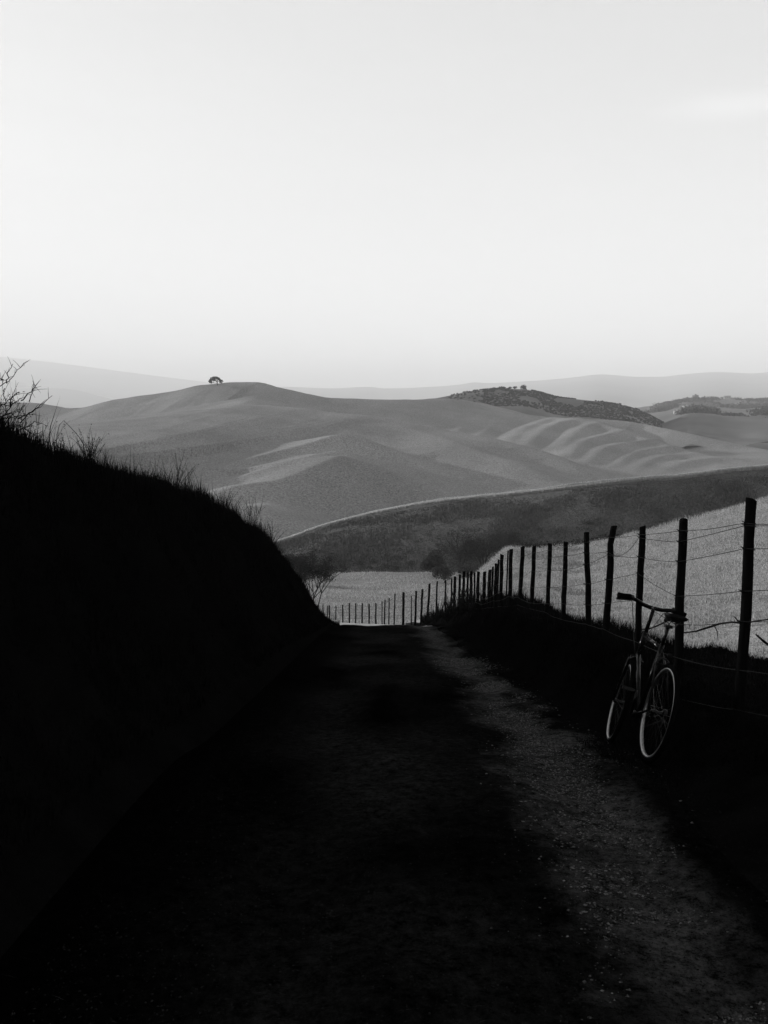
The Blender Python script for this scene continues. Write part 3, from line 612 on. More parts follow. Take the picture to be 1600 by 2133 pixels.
for k in range(7):
    anchors = []
    for i in thick:
        if i < 9: anchors.append(post_at(i, row=WR[k][i]))
        else:
            if k in (5, 6) and i > 20: continue
            anchors.append(post_at(i, frac=fr_far[k] + random.uniform(-.03, .03)))
    pts = []
    for a, b in zip(anchors[:-1], anchors[1:]):
        sag = (b - a).length*random.uniform(.002, .012); ns = 8
        if k == 1 and abs(a.y - post_info[3][0]) < .1: sag = .09
        wob = random.uniform(-1, 1)
        for q in range(ns):
            f = q/ns; p = a.lerp(b, f); p.z -= 4*sag*f*(1-f) -   .003*wob*math.sin(f*9.0); pts.append(p)
    pts.append(anchors[-1])
    rad = [max(.0022, .00014*p.y) for p in pts]
    mb = MB(); mb.tube([inv(fence, p) for p in pts], rad, n=5)
    # twisted ties round the near posts
    for i in range(1, 6):
        p = post_at(i, row=WR[k][i]); r = post_info[i][3]; c = p + Vector((r*1.02, 0, 0))
        mb.tube([inv(fence, c + Vector((math.cos(a)*(r*1.06), math.sin(a)*(r*1.06), .006*math.sin(a*2)))) for a in np.linspace(0, 2*math.pi, 13)], .0024, n=4, cap=False)
        mb.tube([inv(fence, p), inv(fence, p + Vector((-.012, -.02, .01))), inv(fence, p + Vector((-.03, -.03, .018)))], [.005, .004, .002], n=5)
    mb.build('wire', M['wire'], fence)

# fallen branch caught in the wires between the two nearest posts
br = empty('fallen_branch', at(1440, 1316, 5.9), 'crooked bare branch caught in the wires left of the nearest post', 'branch')
mb = MB()
c = [at(*a) - br.location for a in [(1425, 1318, 5.95), (1450, 1315, 5.85), (1478, 1306, 5.7), (1500, 1299, 5.6), (1525, 1296, 5.5), (1550, 1298, 5.35), (1580, 1293, 5.1), (1620, 1288, 4.8)]]
mb.tube(c, [.005, .007, .008, .007, .007, .006, .005, .004], n=6); mb.build('branch', M['twig'], br)
mb = MB(); mb.tube([at(*a) - br.location for a in [(1548, 1306, 5.36), (1540, 1297, 5.4), (1533, 1288, 5.45), (1528, 1283, 5.5)]], [.007, .006, .004, .002], n=5); mb.build('twig', M['twig'], br); mb = MB()
mb.tube([at(*a) - br.location for a in [(1488, 1303, 5.65), (1494, 1315, 5.6), (1496, 1332, 5.6)]], [.004, .003, .002], n=4); mb.build('twig', M['twig'], br); mb = MB()
mb.tube([at(*a) - br.location for a in [(1575, 1322, 5.1), (1590, 1335, 5.0), (1612, 1352, 4.9)]], [.006, .008, .008], n=5)
mb.build('twig', M['twig'], br)
br2 = empty('bent_wire', at(1340, 1312, 6.3), 'thin dark stem bowed between the two posts behind the bicycle', 'stem')
mb = MB(); mb.tube([at(*a) - br2.location for a in [(1338, 1311, 6.9), (1352, 1310, 6.8), (1368, 1304, 6.7), (1385, 1296, 6.6), (1392, 1292, 6.5)]], [.006, .007, .006, .006, .004], n=6); mb.build('stem', M['twig'], br2)

# ------------------------------------------------------------------ weeds and shrubs on the bank
def stems(mb, base, n, h, spread, r0, droop=.3, leaf=0, lean=Vector((0, 0, 0)), twigs=2):
    for k in range(n):
        d = Vector((random.gauss(0, spread), random.gauss(0, spread), 1)) + lean; d.normalize()
        L_ = h*random.uniform(.55, 1); p = Vector(base) + Vector((random.uniform(-.03, .03), random.uniform(-.03, .03), 0)); pts = [p.copy()]; m_ = 7
        bend = Vector((random.gauss(0, .12), random.gauss(0, .12), -droop*random.random()*.3))
        for q in range(m_):
            d = (d + bend*.5 + Vector((random.gauss(0, .05), random.gauss(0, .05), 0))).normalized(); p = p + d*L_/m_; pts.append(p.copy())
        mb.tube(pts, [r0*(1 - .75*i/m_) for i in range(m_+1)], n=4)
        for q in range(twigs):
            i = random.randrange(2, m_); d2 = (d + Vector((random.gauss(0, .7), random.gauss(0, .7), random.uniform(0, .5)))).normalized(); l2 = L_*random.uniform(.12, .3)
            p2 = [pts[i] + d2*l2*f + Vector((0, 0, .1*l2*f*f)) for f in (0, .5, 1)]
            mb.tube(p2, [r0*.5, r0*.4, r0*.2], n=3)
        if leaf:
            for q in range(leaf):
                i = random.randrange(3, m_+1); c = pts[i] + Vector((random.gauss(0, .008), random.gauss(0, .008), random.gauss(0, .012)))
                s_ = random.uniform(.004, .009); a = Vector((random.gauss(0, 1), random.gauss(0, 1), random.gauss(0, 1))).normalized()*s_
                b_ = a.orthogonal().normalized()*s_*.6; mb.add([c-a, c+b_, c+a, c-b_], [(0, 1, 2, 3)])
def bank_px(px, off=0.0):
    D = 5250/(800-px); x = -3.0 - off; return Vector((x, D, float(bank_z(x, D))))
WEEDS = [(183, 18, .36, .20, 'tallest clump of dry weeds on the left bank, right of the bare bush'), (128, 9, .28, .22, 'thin bent weed stalks between the bare bush and the tallest clump'), (207, 7, .24, .14, 'short upright weed just right of the tallest dry clump'),
         (365, 10, .42, .16, 'tall wispy weed standing alone halfway down the left bank'), (388, 8, .30, .18, 'smaller feathery weed beside the lone wispy one halfway down the bank'), (290, 8, .22, .15, 'low tuft of thin weeds on the upper part of the left bank'),
         (460, 9, .34, .2, 'dark feathery weed on the lower half of the left bank'), (520, 10, .36, .2, 'bushy weed where the left bank begins to fall steeply'), (562, 9, .30, .22, 'small ragged weed low on the steep end of the left bank'), (100, 8, .2, .2, 'short spiky weed at the right foot of the bare bush')]
for px, ns, h, sp, lab in WEEDS:
    b = bank_px(px); e = empty('dry_weed', b, lab, 'weed', 'dry weeds on the left bank'); mb = MB()
    sc = b.y/8.5; stems(mb, (0, 0, -.03), int(ns*1.6), h*sc*1.25, sp, .0032*max(1, sc*.8), leaf=7, lean=Vector((.12, 0, 0))); mb.build('stalk', M['twig'], e)
# one bent stem
bs = at(130, 928, 8.0); e = empty('bent_stalk', bs, 'single broken stalk bent over in an arch left of the tallest weeds', 'weed'); mb = MB()
mb.tube([at(*a) - bs for a in [(117, 935, 8.0), (119, 905, 8), (124, 885, 8), (133, 876, 8), (148, 891, 8), (165, 910, 8), (176, 928, 8)]], [.003, .003, .0025, .0022, .0025, .003, .003], n=4); mb.build('stalk', M['twig'], e)
# bare thorny bush, left edge
bb = Vector((-3.02, 6.4, float(bank_z(-3.02, 6.4)) - .03)); e = empty('bare_bush', bb, 'leafless thorny bush at the left edge on top of the bank', 'bush'); mb = MB()
LB = [[(0, 876), (15, 857), (30, 838), (45, 829)], [(0, 848), (11, 840), (26, 826), (40, 816)], [(-20, 830), (0, 806), (13, 797), (24, 788), (36, 771), (60, 751)],
      [(7, 810), (10, 820), (11, 835), (12, 850)], [(40, 872), (52, 865), (62, 860), (93, 839)], [(40, 880), (55, 866), (75, 850), (90, 840), (109, 824)], [(45, 835), (60, 820), (70, 811), (82, 794)],
      [(0, 868), (20, 860), (36, 870), (52, 876)], [(60, 838), (66, 822), (69, 806), (68, 793)], [(13, 797), (18, 780), (22, 770), (27, 758)], [(-10, 800), (0, 789), (6, 789), (3, 793)], [(20, 848), (24, 830), (38, 818), (42, 817)],
      [(-15, 890), (5, 872), (40, 866), (52, 864)], [(-30, 860), (-5, 840), (20, 845), (30, 835)], [(0, 900), (40, 885), (70, 905), (88, 898)], [(30, 900), (60, 888), (72, 878), (95, 886)]]
for st in LB:
    D = random.uniform(6.2, 6.6); pts = [at(a, b, D + random.uniform(-.03, .03)) - bb for a, b in st]
    q = []; 
    for a, b in zip(pts[:-1], pts[1:]):
        for f in (0, .33, .66): q.append(a.lerp(b, f) + Vector((random.gauss(0, .003), random.gauss(0, .01), random.gauss(0, .003))))
    q.append(pts[-1]); m_ = len(q)
    mb.tube(q, [.0046*(1 - .72*i/m_) for i in range(m_)], n=4)
    for k in range(5):
        i = random.randrange(1, m_-1); d = Vector((random.gauss(.2, .5), random.gauss(0, .3), random.gauss(.3, .5))).normalized()*random.uniform(.03, .12)
        mb.tube([q[i], q[i] + d*.5 + Vector((0, 0, .004)), q[i] + d], [.0022, .0016, .0009], n=3)
mb.build('branch', M['twig'], e)
mb = MB()
for k in range(210):
    x0 = random.uniform(-3.9, -2.85); b = Vector((x0, 6.4 + random.uniform(-.3, .9), 0)); b.z = float(bank_z(b.x, b.y)) - .02
    stems(mb, b - bb, 1, random.uniform(.15, .42) + max(0, -x0 - 3.0)*.12, .35, .0024, leaf=4, lean=Vector((.3, 0, 0)), twigs=4)
mb.build('twigs', M['twig'], e)

# ------------------------------------------------------------------ trees
def leafcloud(C, rad, n, size, rg=rng):
    """n small quads filling ellipsoid; returns V,F"""
    d = rg.standard_normal((n, 3)); d /= np.linalg.norm(d, axis=1)[:, None]; r = rg.random(n)**.45
    P = np.array(C) + d*r[:, None]*np.array(rad)
    a = rg.standard_normal((n, 3)); a /= np.linalg.norm(a, axis=1)[:, None]; b = np.cross(a, rg.standard_normal((n, 3))); b /= np.linalg.norm(b, axis=1)[:, None]
    s_ = size*(.6 + .8*rg.random(n))[:, None]
    V = np.stack([P - a*s_, P + b*s_*.6, P + a*s_, P - b*s_*.6], 1).reshape(-1, 3); return V, (np.arange(n)*4)[:, None] + np.arange(4)
def cloud_obj(name, parts, m, parent=None):
    Vs, Fs, o = [], [], 0
    for V, f in parts: Vs.append(V); Fs.append(f + o); o += len(V)
    return mesh_np(name, np.concatenate(Vs), np.concatenate(Fs), m, smooth=False, parent=parent)
def branchy(mb, p, d, L_, r, depth, ends, up=.1, ang=.5, kids=3):
    pts = [p.copy()]; m_ = 4
    for q in range(m_):
        d = (d + Vector((random.gauss(0, .12), random.gauss(0, .12), up))).normalized(); p = p + d*L_/m_; pts.append(p.copy())
    mb.tube(pts, [r*(1 - .4*i/m_) for i in range(m_+1)], n=6 if depth > 1 else 4)
    if depth == 0: ends.append(p.copy()); return
    for k in range(kids):
        a = random.uniform(0, 6.28); d2 = (d + (d.orthogonal().normalized()*math.cos(a) + d.cross(d.orthogonal()).normalized()*math.sin(a))*ang*random.uniform(.6, 1.5)).normalized()
        branchy(mb, pts[random.choice((3, 4, 4))].copy(), d2, L_*random.uniform(.6, .8), r*.6, depth-1, ends, up, ang, kids)

def round_tree(name, base, H, Wd, label, cat, group=None, lm='leaf', nleaf=2500, size=.10, lobes=9, trunk=True, low=.12):
    e = empty(name, base, label, cat, group); mb = MB(); ends = []
    for q in range(3):
        branchy(mb, Vector((random.uniform(-.1, .1)*Wd*.3, 0, -.1)), Vector((random.uniform(-.5, .5), random.uniform(-.4, .4), 1)).normalized(), H*.36, H*.025, 2, ends)
    mb.build('trunk', M['bark'], e)
    parts = []
    for q in range(lobes):
        a = random.uniform(0, 6.28); rr_ = math.sqrt(random.random())*.33*Wd; zz_ = H*random.uniform(low + .18, .80)*(1 - .25*(rr_/(Wd*.5))**2)
        s_ = random.uniform(.16, .27)
        parts.append(leafcloud((rr_*math.cos(a), rr_*math.sin(a), zz_), (Wd*s_, Wd*s_, H*s_*.9), nleaf//lobes, size))
    cloud_obj('crown', parts, M[lm], e); return e
# lone umbrella tree on the far hilltop
base = at(449, 799.3, 600); base.z = float(pasture_z(np.array([base.x/600]), np.array([600.0]))[0]) - .05
e = empty('lone_tree', base, 'lone umbrella shaped tree alone on the top of the far hill', 'tree'); mb = MB(); K_ = 600/F
def tp_(dx, dz, dy=0): return Vector((dx*K_, dy*K_, dz*K_))
mb.tube([tp_(4, -1), tp_(4, 2), tp_(3.5, 5), tp_(3.8, 8), tp_(5, 12), tp_(6, 15)], [.36, .33, .30, .24, .2, .1], n=7)
limbs = [[(4, 4.5), (-1, 5.2), (-8, 5), (-13, 5)], [(3.7, 7), (1, 10), (-3, 14)], [(3.7, 6), (0, 9), (-5, 13), (-10, 11)], [(5, 11), (9, 13), (12, 12)], [(3.6, 6), (8, 9), (13, 8)], [(-4, 5), (-5, 9), (-6, 13)], [(3.8, 8), (2, 12), (1, 17)], [(0, 9), (-2, 12.5), (0, 15)], [(9, 9.5), (11, 7), (12, 5)]]
for l in limbs: mb.tube([tp_(a, b, random.uniform(-2, 2)) for a, b in l], [.2*(1 - .6*i/len(l)) for i in range(len(l))], n=5)
mb.build('trunk', M['bark'], e)
parts = []
for q in range(46):
    a = math.pi*random.random(); x = 12.5*math.cos(a) if random.random() < .8 else random.uniform(-11, 11); z = 4 + 12.5*math.sin(math.acos(max(-1, min(1, x/14.5))))
    if abs(x) > 8: z -= random.uniform(0, 5)
    parts.append(leafcloud(tp_(x, z, random.uniform(-9, 9)*math.sqrt(max(0, 1-(x/15)**2))), (2.1*K_, 2.1*K_, 1.3*K_), 60, .26))
for q in range(30):
    x = random.uniform(-12, 13); z = random.uniform(9.5, 15) if abs(x) < 8 else random.uniform(5, 11)
    parts.append(leafcloud(tp_(x, z, random.uniform(-7, 7)), (2.2*K_, 2.2*K_, 1.3*K_), 60, .26))
cloud_obj('crown', parts, M['leaf'], e)

# tree and bushes at the meadow's edges
def ground_far(px, D):
    j = np.interp(px, pm, np.arange(len(pm))); j0 = int(j)
    if D <= 112: return float(np.interp(D, Dm, Zm[:, j0])), float(tm[j0])
    return float(np.interp(D, Ys[:, j0], Zs[:, j0])), float(tm[j0])
def base_at(px, D):
    z, _ = ground_far(px, D); return Vector((float(tof(px, 1200)[0])*D, D, z))
e = empty('bare_tree', base_at(645, 68), 'half bare multi stemmed tree beside the end of the left bank', 'tree'); mb = MB(); ends = []
for dx, lx in ((-.5, -.35), (-.15, -.1), (.15, .12), (.6, .35), (-.9, -.5), (.3, .25)):
    branchy(mb, Vector((dx, random.uniform(-.3, .3), -.1)), Vector((lx*.7, random.uniform(-.2, .2), 1)).normalized(), 1.95, .065, 3, ends, up=.10, ang=.40)
mb.build('trunk', M['bark'], e)
cloud_obj('crown', [leafcloud(p, (.5, .5, .4), 60, .05) for p in ends], M['leaf'], e)
BT = [(905, 106, 3.6, 3.2, 'small dark bush with an arching top at the left end of the bush row', 'bush'), (957, 110, 6.2, 6.0, 'large rounded tree in the middle of the bushes beyond the fence', 'tree'),
      (1008, 112, 5.8, 6.4, 'broad tree right of the largest rounded one beyond the fence', 'tree'), (925, 99, 2.2, 3.0, 'low shrub in front of the arching bush at the meadow edge', 'bush'), (975, 97, 2.6, 4.6, 'wide low shrub in front of the rounded tree by the fence posts', 'bush'),
      (620, 96, 2.6, 3.2, 'pale bush half hidden behind the end of the left bank', 'bush'), (1045, 116, 3.8, 4.2, 'rightmost rounded tree of the bush row behind the close posts', 'tree')]
for px, D, H, Wd, lab, cat in BT:
    round_tree('round_tree' if cat == 'tree' else 'bush', base_at(px, D), H*1.08, Wd*1.22, lab, cat, 'bushes at the meadow edge', nleaf=5200 if H > 3 else 2200, size=.085, lm='leaf_pale')
# scrub bushes on the dark hill
parts = []
for k in range(150):
    px = random.uniform(560, 1250); sv = random.uniform(.03, .5)**1.3
    p = hill_pt([px], np.array([sv]))[0]; s_ = random.uniform(.4, 1.3)
    parts.append(leafcloud(p + np.array([0, 0, s_*.3]), (s_, s_, s_*.6), int(90*s_) + 20, .08))
tag(cloud_obj('hill_shrubs', parts, M['leaf_pale']), label='scattered low shrubs at the foot of the dark hill', cat='shrubs', kind='stuff')
# hedge line on field crest
parts = []
for k in range(60):
    px = random.uniform(1085, 1290); t, Df, Dc, zc = field_rows(np.array([px])); y = float(Dc[0]) + random.uniform(.2, 2.5); x = float(t[0])*y
    parts.append(leafcloud((x, y, float(field_z(np.array([x]), np.array([y]))[0]) + .1), (.45, .4, .16 + .10*random.random()), 120, .03))
tag(cloud_obj('brambles', parts, M['leaf']), label='dark bramble strip along the top edge of the field', cat='brambles', kind='stuff')

# trees on the wooded hill
def far_tree(px, D, fn, H, Wd, label, group, name='tree'):
    x, y, z = [float(a) for a in fn(px, D)]; e = empty(name, (x, y, z - .3), label, 'tree', group); mb = MB(); mb.tube([(0, 0, -.5), (0, 0, H*.5)], [H*.04, H*.02], n=5); mb.build('trunk', M['bark'], e)
    parts = [leafcloud((random.uniform(-.2, .2)*Wd, random.uniform(-.2, .2)*Wd, H*random.uniform(.28, .6)), (Wd*.34, Wd*.34, H*.34), 60, Wd*.07) for q in range(6)]
    cloud_obj('crown', parts, M['leaf_far'], e)
far_tree(1089, 850, wood, 6.0, 8.0, 'round dark tree on the skyline of the wooded hill', 'skyline trees', 'round_tree')
far_tree(1072, 850, wood, 3.6, 4.5, 'small tree just left of the round skyline tree', 'skyline trees')
far_tree(1062, 852, wood, 3.0, 5.0, 'low flat tree left of the small skyline tree', 'skyline trees')
far_tree(1045, 850, wood, 3.4, 9.0, 'wide flat clump at the left of the skyline trees', 'skyline trees')
far_tree(1028, 850, wood, 2.8, 5.0, 'leftmost little tree on the wooded skyline', 'skyline trees')
parts = []
for k in range(3600):
    px = random.uniform(935, 1410); D = 850 - 125*random.random()
    ridge = float(pchip([a[0] for a in WK], [a[1] for a in WK], px))
    x, y, z = [float(a) for a in wood(px, D)]
    if vnoise(x*.045, y*.035, 201) > .5 or (px < 1005 and random.random() < .75): continue; s_ = random.uniform(1.5, 3.2)
    if D > 842: s_ *= .5
    parts.append(leafcloud((x, y, z + s_*.4), (s_*1.5, s_*1.3, s_*.9), 60, 1.0))
tag(cloud_obj('woodland', parts, M['leaf_far']), label='dense dark scrub and trees covering the wooded hill', cat='woodland', kind='stuff')
parts = []
PATCH = [(1340, 1420, 1350, 1500), (1480, 1640, 1380, 1520), (1450, 1640, 1650, 1850), (1600, 1700, 880, 1300), (1350, 1430, 1650, 1780), (1405, 1500, 1560, 1730), (1410, 1490, 1080, 1180), (1430, 1500, 1100, 1210), (1530, 1620, 1500, 1900), (1580, 1700, 1250, 1800), (1560, 1640, 950, 1100), (1420, 1560, 870, 980), (1570, 1680, 1000, 1200), (1440, 1500, 1880, 1905), (1535, 1640, 1870, 1910), (1400, 1470, 1850, 1880), (1500, 1560, 890, 960)]
for a, b, d0, d1 in PATCH:
    for k in range(170):
        px = random.triangular(a, b, (a+b)/2); D = random.uniform(d0, d1); x, y, z = [float(q) for q in farm(px, D)]; s_ = random.uniform(2.2, 4.5)
        parts.append(leafcloud((x, y, z + s_*.5), (s_*1.3, s_*1.3, s_), 16, 1.3))
tag(cloud_obj('distant_woods', parts, M['leaf_far']), label='dark clumps of woodland on the farmland at the right', cat='woodland', kind='stuff')
far_tree(1448, 1895, farm, 15, 18, 'tallest rounded tree on the farmland skyline', 'farmland trees', 'round_tree')
far_tree(1432, 1895, farm, 9, 12, 'smaller tree left of the tallest farmland skyline tree', 'farmland trees')
far_tree(1505, 1300, farm, 7, 7, 'single small tree in the pale field on the farmland', 'farmland trees')

# far houses
def house(px, D, wd, dp, h, label):
    x, y, z = [float(a) for a in farm(px, D)]; e = empty('farmhouse', (x, y, z), label, 'house', 'white houses on the farmland', rot=(0, 0, random.uniform(-.5, .5)))
    mb = MB(); mb.box((0, 0, h/2 - .5), wd, dp, h + 1); mb.build('wall', M['house_wall'], e, smooth=False)
    mb = MB(); r = h*.35; a, b = wd/2 + .4, dp/2 + .4
    mb.add([(-a, -b, h+.02), (a, -b, h+.02), (a, b, h+.02), (-a, b, h+.02), (-a, 0, h + r), (a, 0, h + r)], [(0, 1, 5, 4), (2, 3, 4, 5), (0, 4, 3), (1, 2, 5), (0, 3, 2, 1)]); mb.build('roof', M['house_roof'], e, smooth=False)
    for q in range(int(wd//4)):
        mb = MB(); mb.box((-wd/2 + 2 + q*4, -dp/2 - .03, h*.6), 1.1, .08, 1.4); mb.build('window', M['dark_glass'], e, smooth=False)
    mb = MB(); mb.box((wd*.25, 0, h + r*.9), .9, .9, 1.8); mb.build('chimney', M['house_wall'], e, smooth=False)
for a in [(1507, 1888, 14, 9, 7, 'leftmost white house on the farmland skyline'), (1523, 1890, 9, 8, 6, 'small white house right of the leftmost skyline house'), (1535, 1885, 16, 8, 5, 'long low white house right of the two skyline houses'),
          (1514, 1660, 12, 8, 5, 'white house standing alone below the skyline houses'), (1562, 1760, 20, 7, 4, 'long white farm building at the top of the pale track'), (1552, 1690, 8, 7, 4, 'small white barn beside the pale track'), (1536, 1560, 9, 7, 5, 'white house at the lower end of the pale track'),
          (1428, 1210, 9, 5, 3, 'low pale shed above the round dark wood'), (1408, 1150, 5, 4, 3, 'tiny pale hut at the left edge of the dark wood')]: house(*a)

# ------------------------------------------------------------------ bicycle
Rw = .335
def gpt(px, py, D): return at(px, py, D)
rc = at(1346, 1590, 5.30); fc = at(1267, 1550, 6.30)
fwd = (fc - rc); WB = fwd.length; fwd.normalize()
left = Vector((0, 0, 1)).cross(fwd).normalized(); upv = fwd.cross(left).normalized()
LEAN = R(16)
rotm = Matrix.Rotation(LEAN, 3, fwd)            # leans to the right, against the second post
left2 = rotm @ left; up2 = rotm @ upv
bike = empty('bicycle', rc, 'black bicycle with shiny rims leaning against the second fence post', 'bicycle')
bike.matrix_world = Matrix.Translation(rc) @ Matrix((fwd, left2, up2)).transposed().to_4x4()
WB = min(max(WB, .98), 1.12)
rear = Vector((0, 0, Rw)); front = Vector((WB, 0, Rw)); BBp = Vector((.44, 0, .285))
seat_top = Vector((.27, 0, .80)); head_top = Vector((WB - .28, 0, .90)); head_bot = Vector((WB - .215, 0, .70))
fr = MB()
fr.tube([BBp, seat_top], .0155, n=12); fr.tube([seat_top - Vector((-.0, 0, .03)), head_top - Vector((-.012, 0, .035))], .0145, n=12); fr.tube([BBp, head_bot + Vector((-.005, 0, .03))], .0175, n=12)
fr.tube([head_bot, head_top], .019, n=12); fr.tube([BBp + Vector((0, -.035, 0)), BBp + Vector((0, .035, 0))], .022, n=12)
for s_ in (-1, 1):
    fr.tube([BBp + Vector((-.02, .018*s_, 0)), BBp + Vector((-.15, .045*s_, .01)), rear + Vector((0, .065*s_, 0))], [.011, .010, .008], n=8)
    fr.tube([seat_top + Vector((-.005, .012*s_, -.06)), Vector((.16, .04*s_, .62)), rear + Vector((0, .066*s_, .01))], [.009, .008, .008], n=8)
fr.tube([Vector((.19, -.04, .66)), Vector((.19, .04, .66))], .007, n=6)
fr.build('frame', M['black_paint'], bike)
# steering assembly is turned a little to the left
STEER = R(-6); sax = (head_top - head_bot).normalized(); sm = Matrix.Rotation(STEER, 3, sax)
def st(p): return head_bot + sm @ (Vector(p) - head_bot)
fk = MB()
for s_ in (-1, 1):
    fk.tube([st(head_bot + Vector((.005, .0, -.005))), st(head_bot + Vector((.012, .05*s_, -.03))), st(Vector((WB - .10, .052*s_, Rw + .18))), st(front + Vector((0, .052*s_, 0)))], [.013, .013, .011, .008], n=8)
fk.build('fork', M['black_paint'], bike)
hb = MB()
stem_top = head_top + sax*.165
hb.tube([st(head_top), st(stem_top)], .014, n=10); clampp = stem_top + Vector((.07, 0, .03)); hb.tube([st(stem_top), st(clampp)], .014, n=10)
bar = [(-.05, .27, .012), (-.03, .20, .028), (-.01, .13, .022), (.0, .07, .006), (.0, 0, 0), (.0, -.07, .006), (-.01, -.13, .022), (-.03, -.18, .028), (-.05, -.235, .012)]
bp_ = [st(clampp + Vector(p)) for p in bar]
hb.tube(bp_, .0155, n=10); hbo = hb.build('handlebar', M['black_paint'], bike)
for s_, i0, i1 in ((1, 0, 1), (-1, 8, 7)):
    g = MB(); a, b = bp_[i0], bp_[i1]; g.tube([a + (a-b)*.05, a.lerp(b, .1), a.lerp(b, .5), a.lerp(b, 1.3)], [.024, .023, .020, .021], n=10); g.build('grip', M['black_rubber'], hbo)
    lv = MB(); c0 = b.lerp(a, -.5); lv.tube([c0, c0 + Vector((.035, 0, -.012)), a.lerp(b, .7) + Vector((.05, 0, -.02)), a + Vector((.045, 0, -.022))], [.018, .016, .010, .009], n=6); lv.build('brake_lever', M['steel'], hbo)
    cb = MB(); q0 = c0 + Vector((.03, 0, -.01)); q3 = st(Vector((WB - .2, 0, .66)))
    cb.tube([q0, q0 + Vector((.08, -.04*s_, -.03)), q3 + Vector((.08, .03*s_, .16)), q3], .0028, n=5); cb.build('brake_cable', M['steel'], bike)
# saddle
sp = MB(); sd_top = Vector((.235, 0, .925)); sp.tube([seat_top, sd_top], .0135, n=10); sp.build('seatpost', M['steel'], bike)
sa = MB(); NS = 14; sec = []
for i in range(NS):
    f = i/(NS-1); x = .06 + .27*f; wd_ = float(np.interp(f, [0, .08, .25, .5, .75, 1], [.052, .078, .080, .042, .024, .014])); z = .985 + float(np.interp(f, [0, .15, .5, .9, 1], [.012, .014, .0, .004, -.008]))
    for k in range(12):
        a = 2*math.pi*k/12; sec.append((x, math.cos(a)*wd_, z + (math.sin(a)*.012 if math.sin(a) > 0 else math.sin(a)*.032*(1 - .5*f))))
sa.add(sec, [(i*12 + k, i*12 + (k+1) % 12, (i+1)*12 + (k+1) % 12, (i+1)*12 + k) for i in range(NS-1) for k in range(12)] + [tuple(range(12))[::-1], tuple((NS-1)*12 + k for k in range(12))])
sao = sa.build('saddle', M['leather'], bike)
for s_ in (-1, 1):
    rl = MB(); rl.tube([(.09, .03*s_, .962), (.16, .022*s_, .932), (.26, .022*s_, .932), (.31, .012*s_, .965)], .0036, n=6); rl.build('rail', M['steel'], sao)
bg_ = MB(); bg_.box((.235, 0, .93), .05, .05, .02); bg_.build('clamp', M['steel'], sao, smooth=False)
# wheels
def wheel(c, fn, name='wheel', hubw=.05):
    ax = (fn(c + Vector((0, .1, 0))) - fn(c)).normalized(); cc = fn(c)
    ty = MB(); r_ = Rw - .017; ty.ring(cc, ax, r_, [(.017*math.cos(a), .0165*math.sin(a)) for a in np.linspace(0, 2*math.pi, 11)[:-1]], n=72); wo_ = ty.build('wheel', M['black_rubber'], bike)
    ri = MB(); ri.ring(cc, ax, Rw - .038, [(.006, -.0125), (.006, .0125), (-.001, .0130), (-.012, .010), (-.014, 0), (-.012, -.010), (-.001, -.0130)], n=72); ri.build('rim', M['alloy'], wo_)
    hu = MB(); hu.tube([cc - ax*hubw, cc - ax*hubw*.6, cc, cc + ax*hubw*.6, cc + ax*hubw], [.012, .02, .013, .02, .012], n=12); hu.build('hub', M['steel'], wo_)
    a1 = ax.orthogonal().normalized(); a2 = ax.cross(a1)
    sp0 = None
    for k in range(32):
        a = 2*math.pi*k/32; s_ = 1 if k % 2 else -1; off = .32*(1 if (k//2) % 2 else -1)
        d0 = a1*math.cos(a + off) + a2*math.sin(a + off); d1 = a1*math.cos(a) + a2*math.sin(a)
        q = MB(); q.tube([cc + ax*hubw*.55*s_ + d0*.018, cc + d1*(Rw - .05)], .0011, n=3); q.build('spoke', M['steel'], wo_, smooth=False)
    return wo_
wheel(rear, lambda p: Vector(p)); wheel(front, st)
# mudguards (thin, dark, bright at the edge)
def guard(c, fn, a0, a1, nm):
    g = MB(); vs = []; N = 26
    for i in range(N):
        a = R(a0 + (a1-a0)*i/(N-1)); d = Vector((math.cos(a), 0, math.sin(a)))
        for k in range(5):
            q = -1 + k*.5; vs.append(fn(c + d*(Rw + .020 - .008*q*q) + Vector((0, .024*q, 0))))
    g.add(vs, [(i*5 + k, i*5 + k + 1, (i+1)*5 + k + 1, (i+1)*5 + k) for i in range(N-1) for k in range(4)]); o = g.build('mudguard', M['leather'], bike)
    md = o.modifiers.new('s', 'SOLIDIFY'); md.thickness = .002
# brakes
for c, fn, nm in ((Vector((.175, 0, .69)), lambda p: Vector(p), 0), (Vector((WB - .165, 0, .70)), st, 1)):
    b = MB()
    for s_ in (-1, 1): b.tube([fn(c + Vector((0, 0, .015))), fn(c + Vector((0, .04*s_, .0))), fn(c + Vector((0, .036*s_, -.05)))], [.006, .006, .005], n=6)
    b.build('brake', M['steel'], bike)
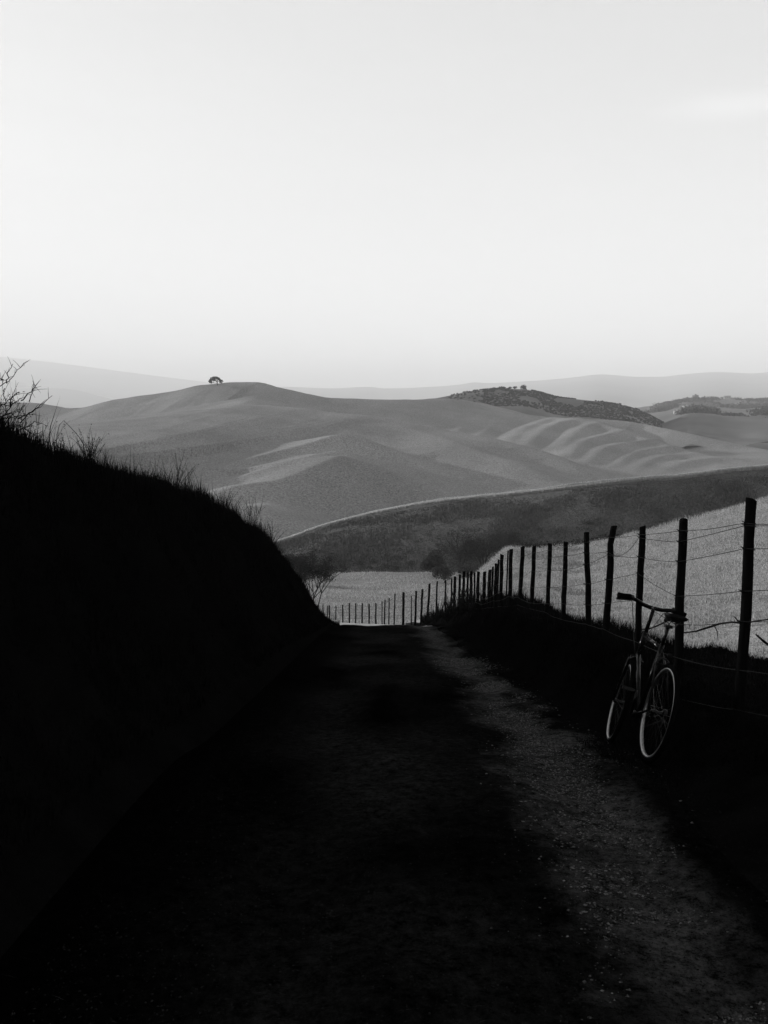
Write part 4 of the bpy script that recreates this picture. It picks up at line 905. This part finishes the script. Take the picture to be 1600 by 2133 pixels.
# drivetrain, right-hand side (-y)
cr = MB(); ccn = BBp + Vector((0, -.045, 0)); cr.ring(ccn, (0, 1, 0), .08, [(.006, -.002), (.006, .002), (-.006, .002), (-.006, -.002)], n=40)
for k in range(5):
    a = k*2*math.pi/5; cr.tube([ccn, ccn + Vector((math.cos(a)*.078, 0, math.sin(a)*.078))], .006, n=5)
ca = R(-68)
pr = ccn + Vector((math.cos(ca)*.17, -.02, math.sin(ca)*.17)); pl = BBp + Vector((-math.cos(ca)*.17, .065, -math.sin(ca)*.17))
cr.tube([ccn, pr], [.011, .008], n=8); cr.tube([BBp + Vector((0, .05, 0)), pl], [.011, .008], n=8); cro = cr.build('crankset', M['steel'], bike)
for p, s_ in ((pr, -1), (pl, 1)):
    b = MB(); b.tube([p, p + Vector((0, .03*s_, 0))], .006, n=6); c = p + Vector((0, .07*s_, 0))
    for q in (-1, 1): b.box(c + Vector((.032*q, 0, 0)), .012, .085, .022)
    b.box(c, .05, .02, .016); b.build('pedal', M['steel'], cro, smooth=False)
chn = MB(); rr0 = rear + Vector((0, -.045, 0)); cp = []
for a in np.linspace(R(80), R(280), 12): cp.append(rr0 + Vector((math.cos(a)*.036, 0, math.sin(a)*.036)))
for a in np.linspace(R(-80), R(85), 12): cp.append(ccn + Vector((math.cos(a)*.086, 0, math.sin(a)*.086)))
cp.append(cp[0]); chn.tube(cp, .0045, n=5); chn.build('chain', M['steel'], bike)
cs = MB(); cs.ring(rr0, (0, 1, 0), .03, [(.006, -.004), (.006, .014), (-.02, .014), (-.02, -.004)], n=24); cs.build('sprocket', M['steel'], bike)
dr_ = MB(); dr_.tube([rr0 + Vector((0, -.005, -.02)), rr0 + Vector((.02, -.008, -.07)), rr0 + Vector((.05, -.005, -.13))], [.010, .008, .007], n=6); dr_.build('derailleur', M['steel'], bike)
rf = MB(); rf.tube([(-.0 + .045, 0, .72), (.035, 0, .722)], [.018, .018], n=12); rf.build('rear_reflector', M['leather'], bike)

# ------------------------------------------------------------------ haze
hz = MB(); hz.box((0, 0, (-78 + 1700)/2), 44000, 44000, 1700 + 78)
hm = bpy.data.materials.new('haze'); hm.use_nodes = True; t = hm.node_tree; t.nodes.clear()
pv = nn(t, 'ShaderNodeVolumePrincipled'); pv.inputs['Color'].default_value = (.84, .84, .84, 1); pv.inputs['Density'].default_value = .00019; pv.inputs['Anisotropy'].default_value = .0
hm.cycles.volume_sampling = 'EQUIANGULAR'
ho = nn(t, 'ShaderNodeOutputMaterial'); t.links.new(pv.outputs[0], ho.inputs['Volume'])
o = hz.build('haze', hm, smooth=False); tag(o, kind='stuff', label='thin pale haze over the whole valley')
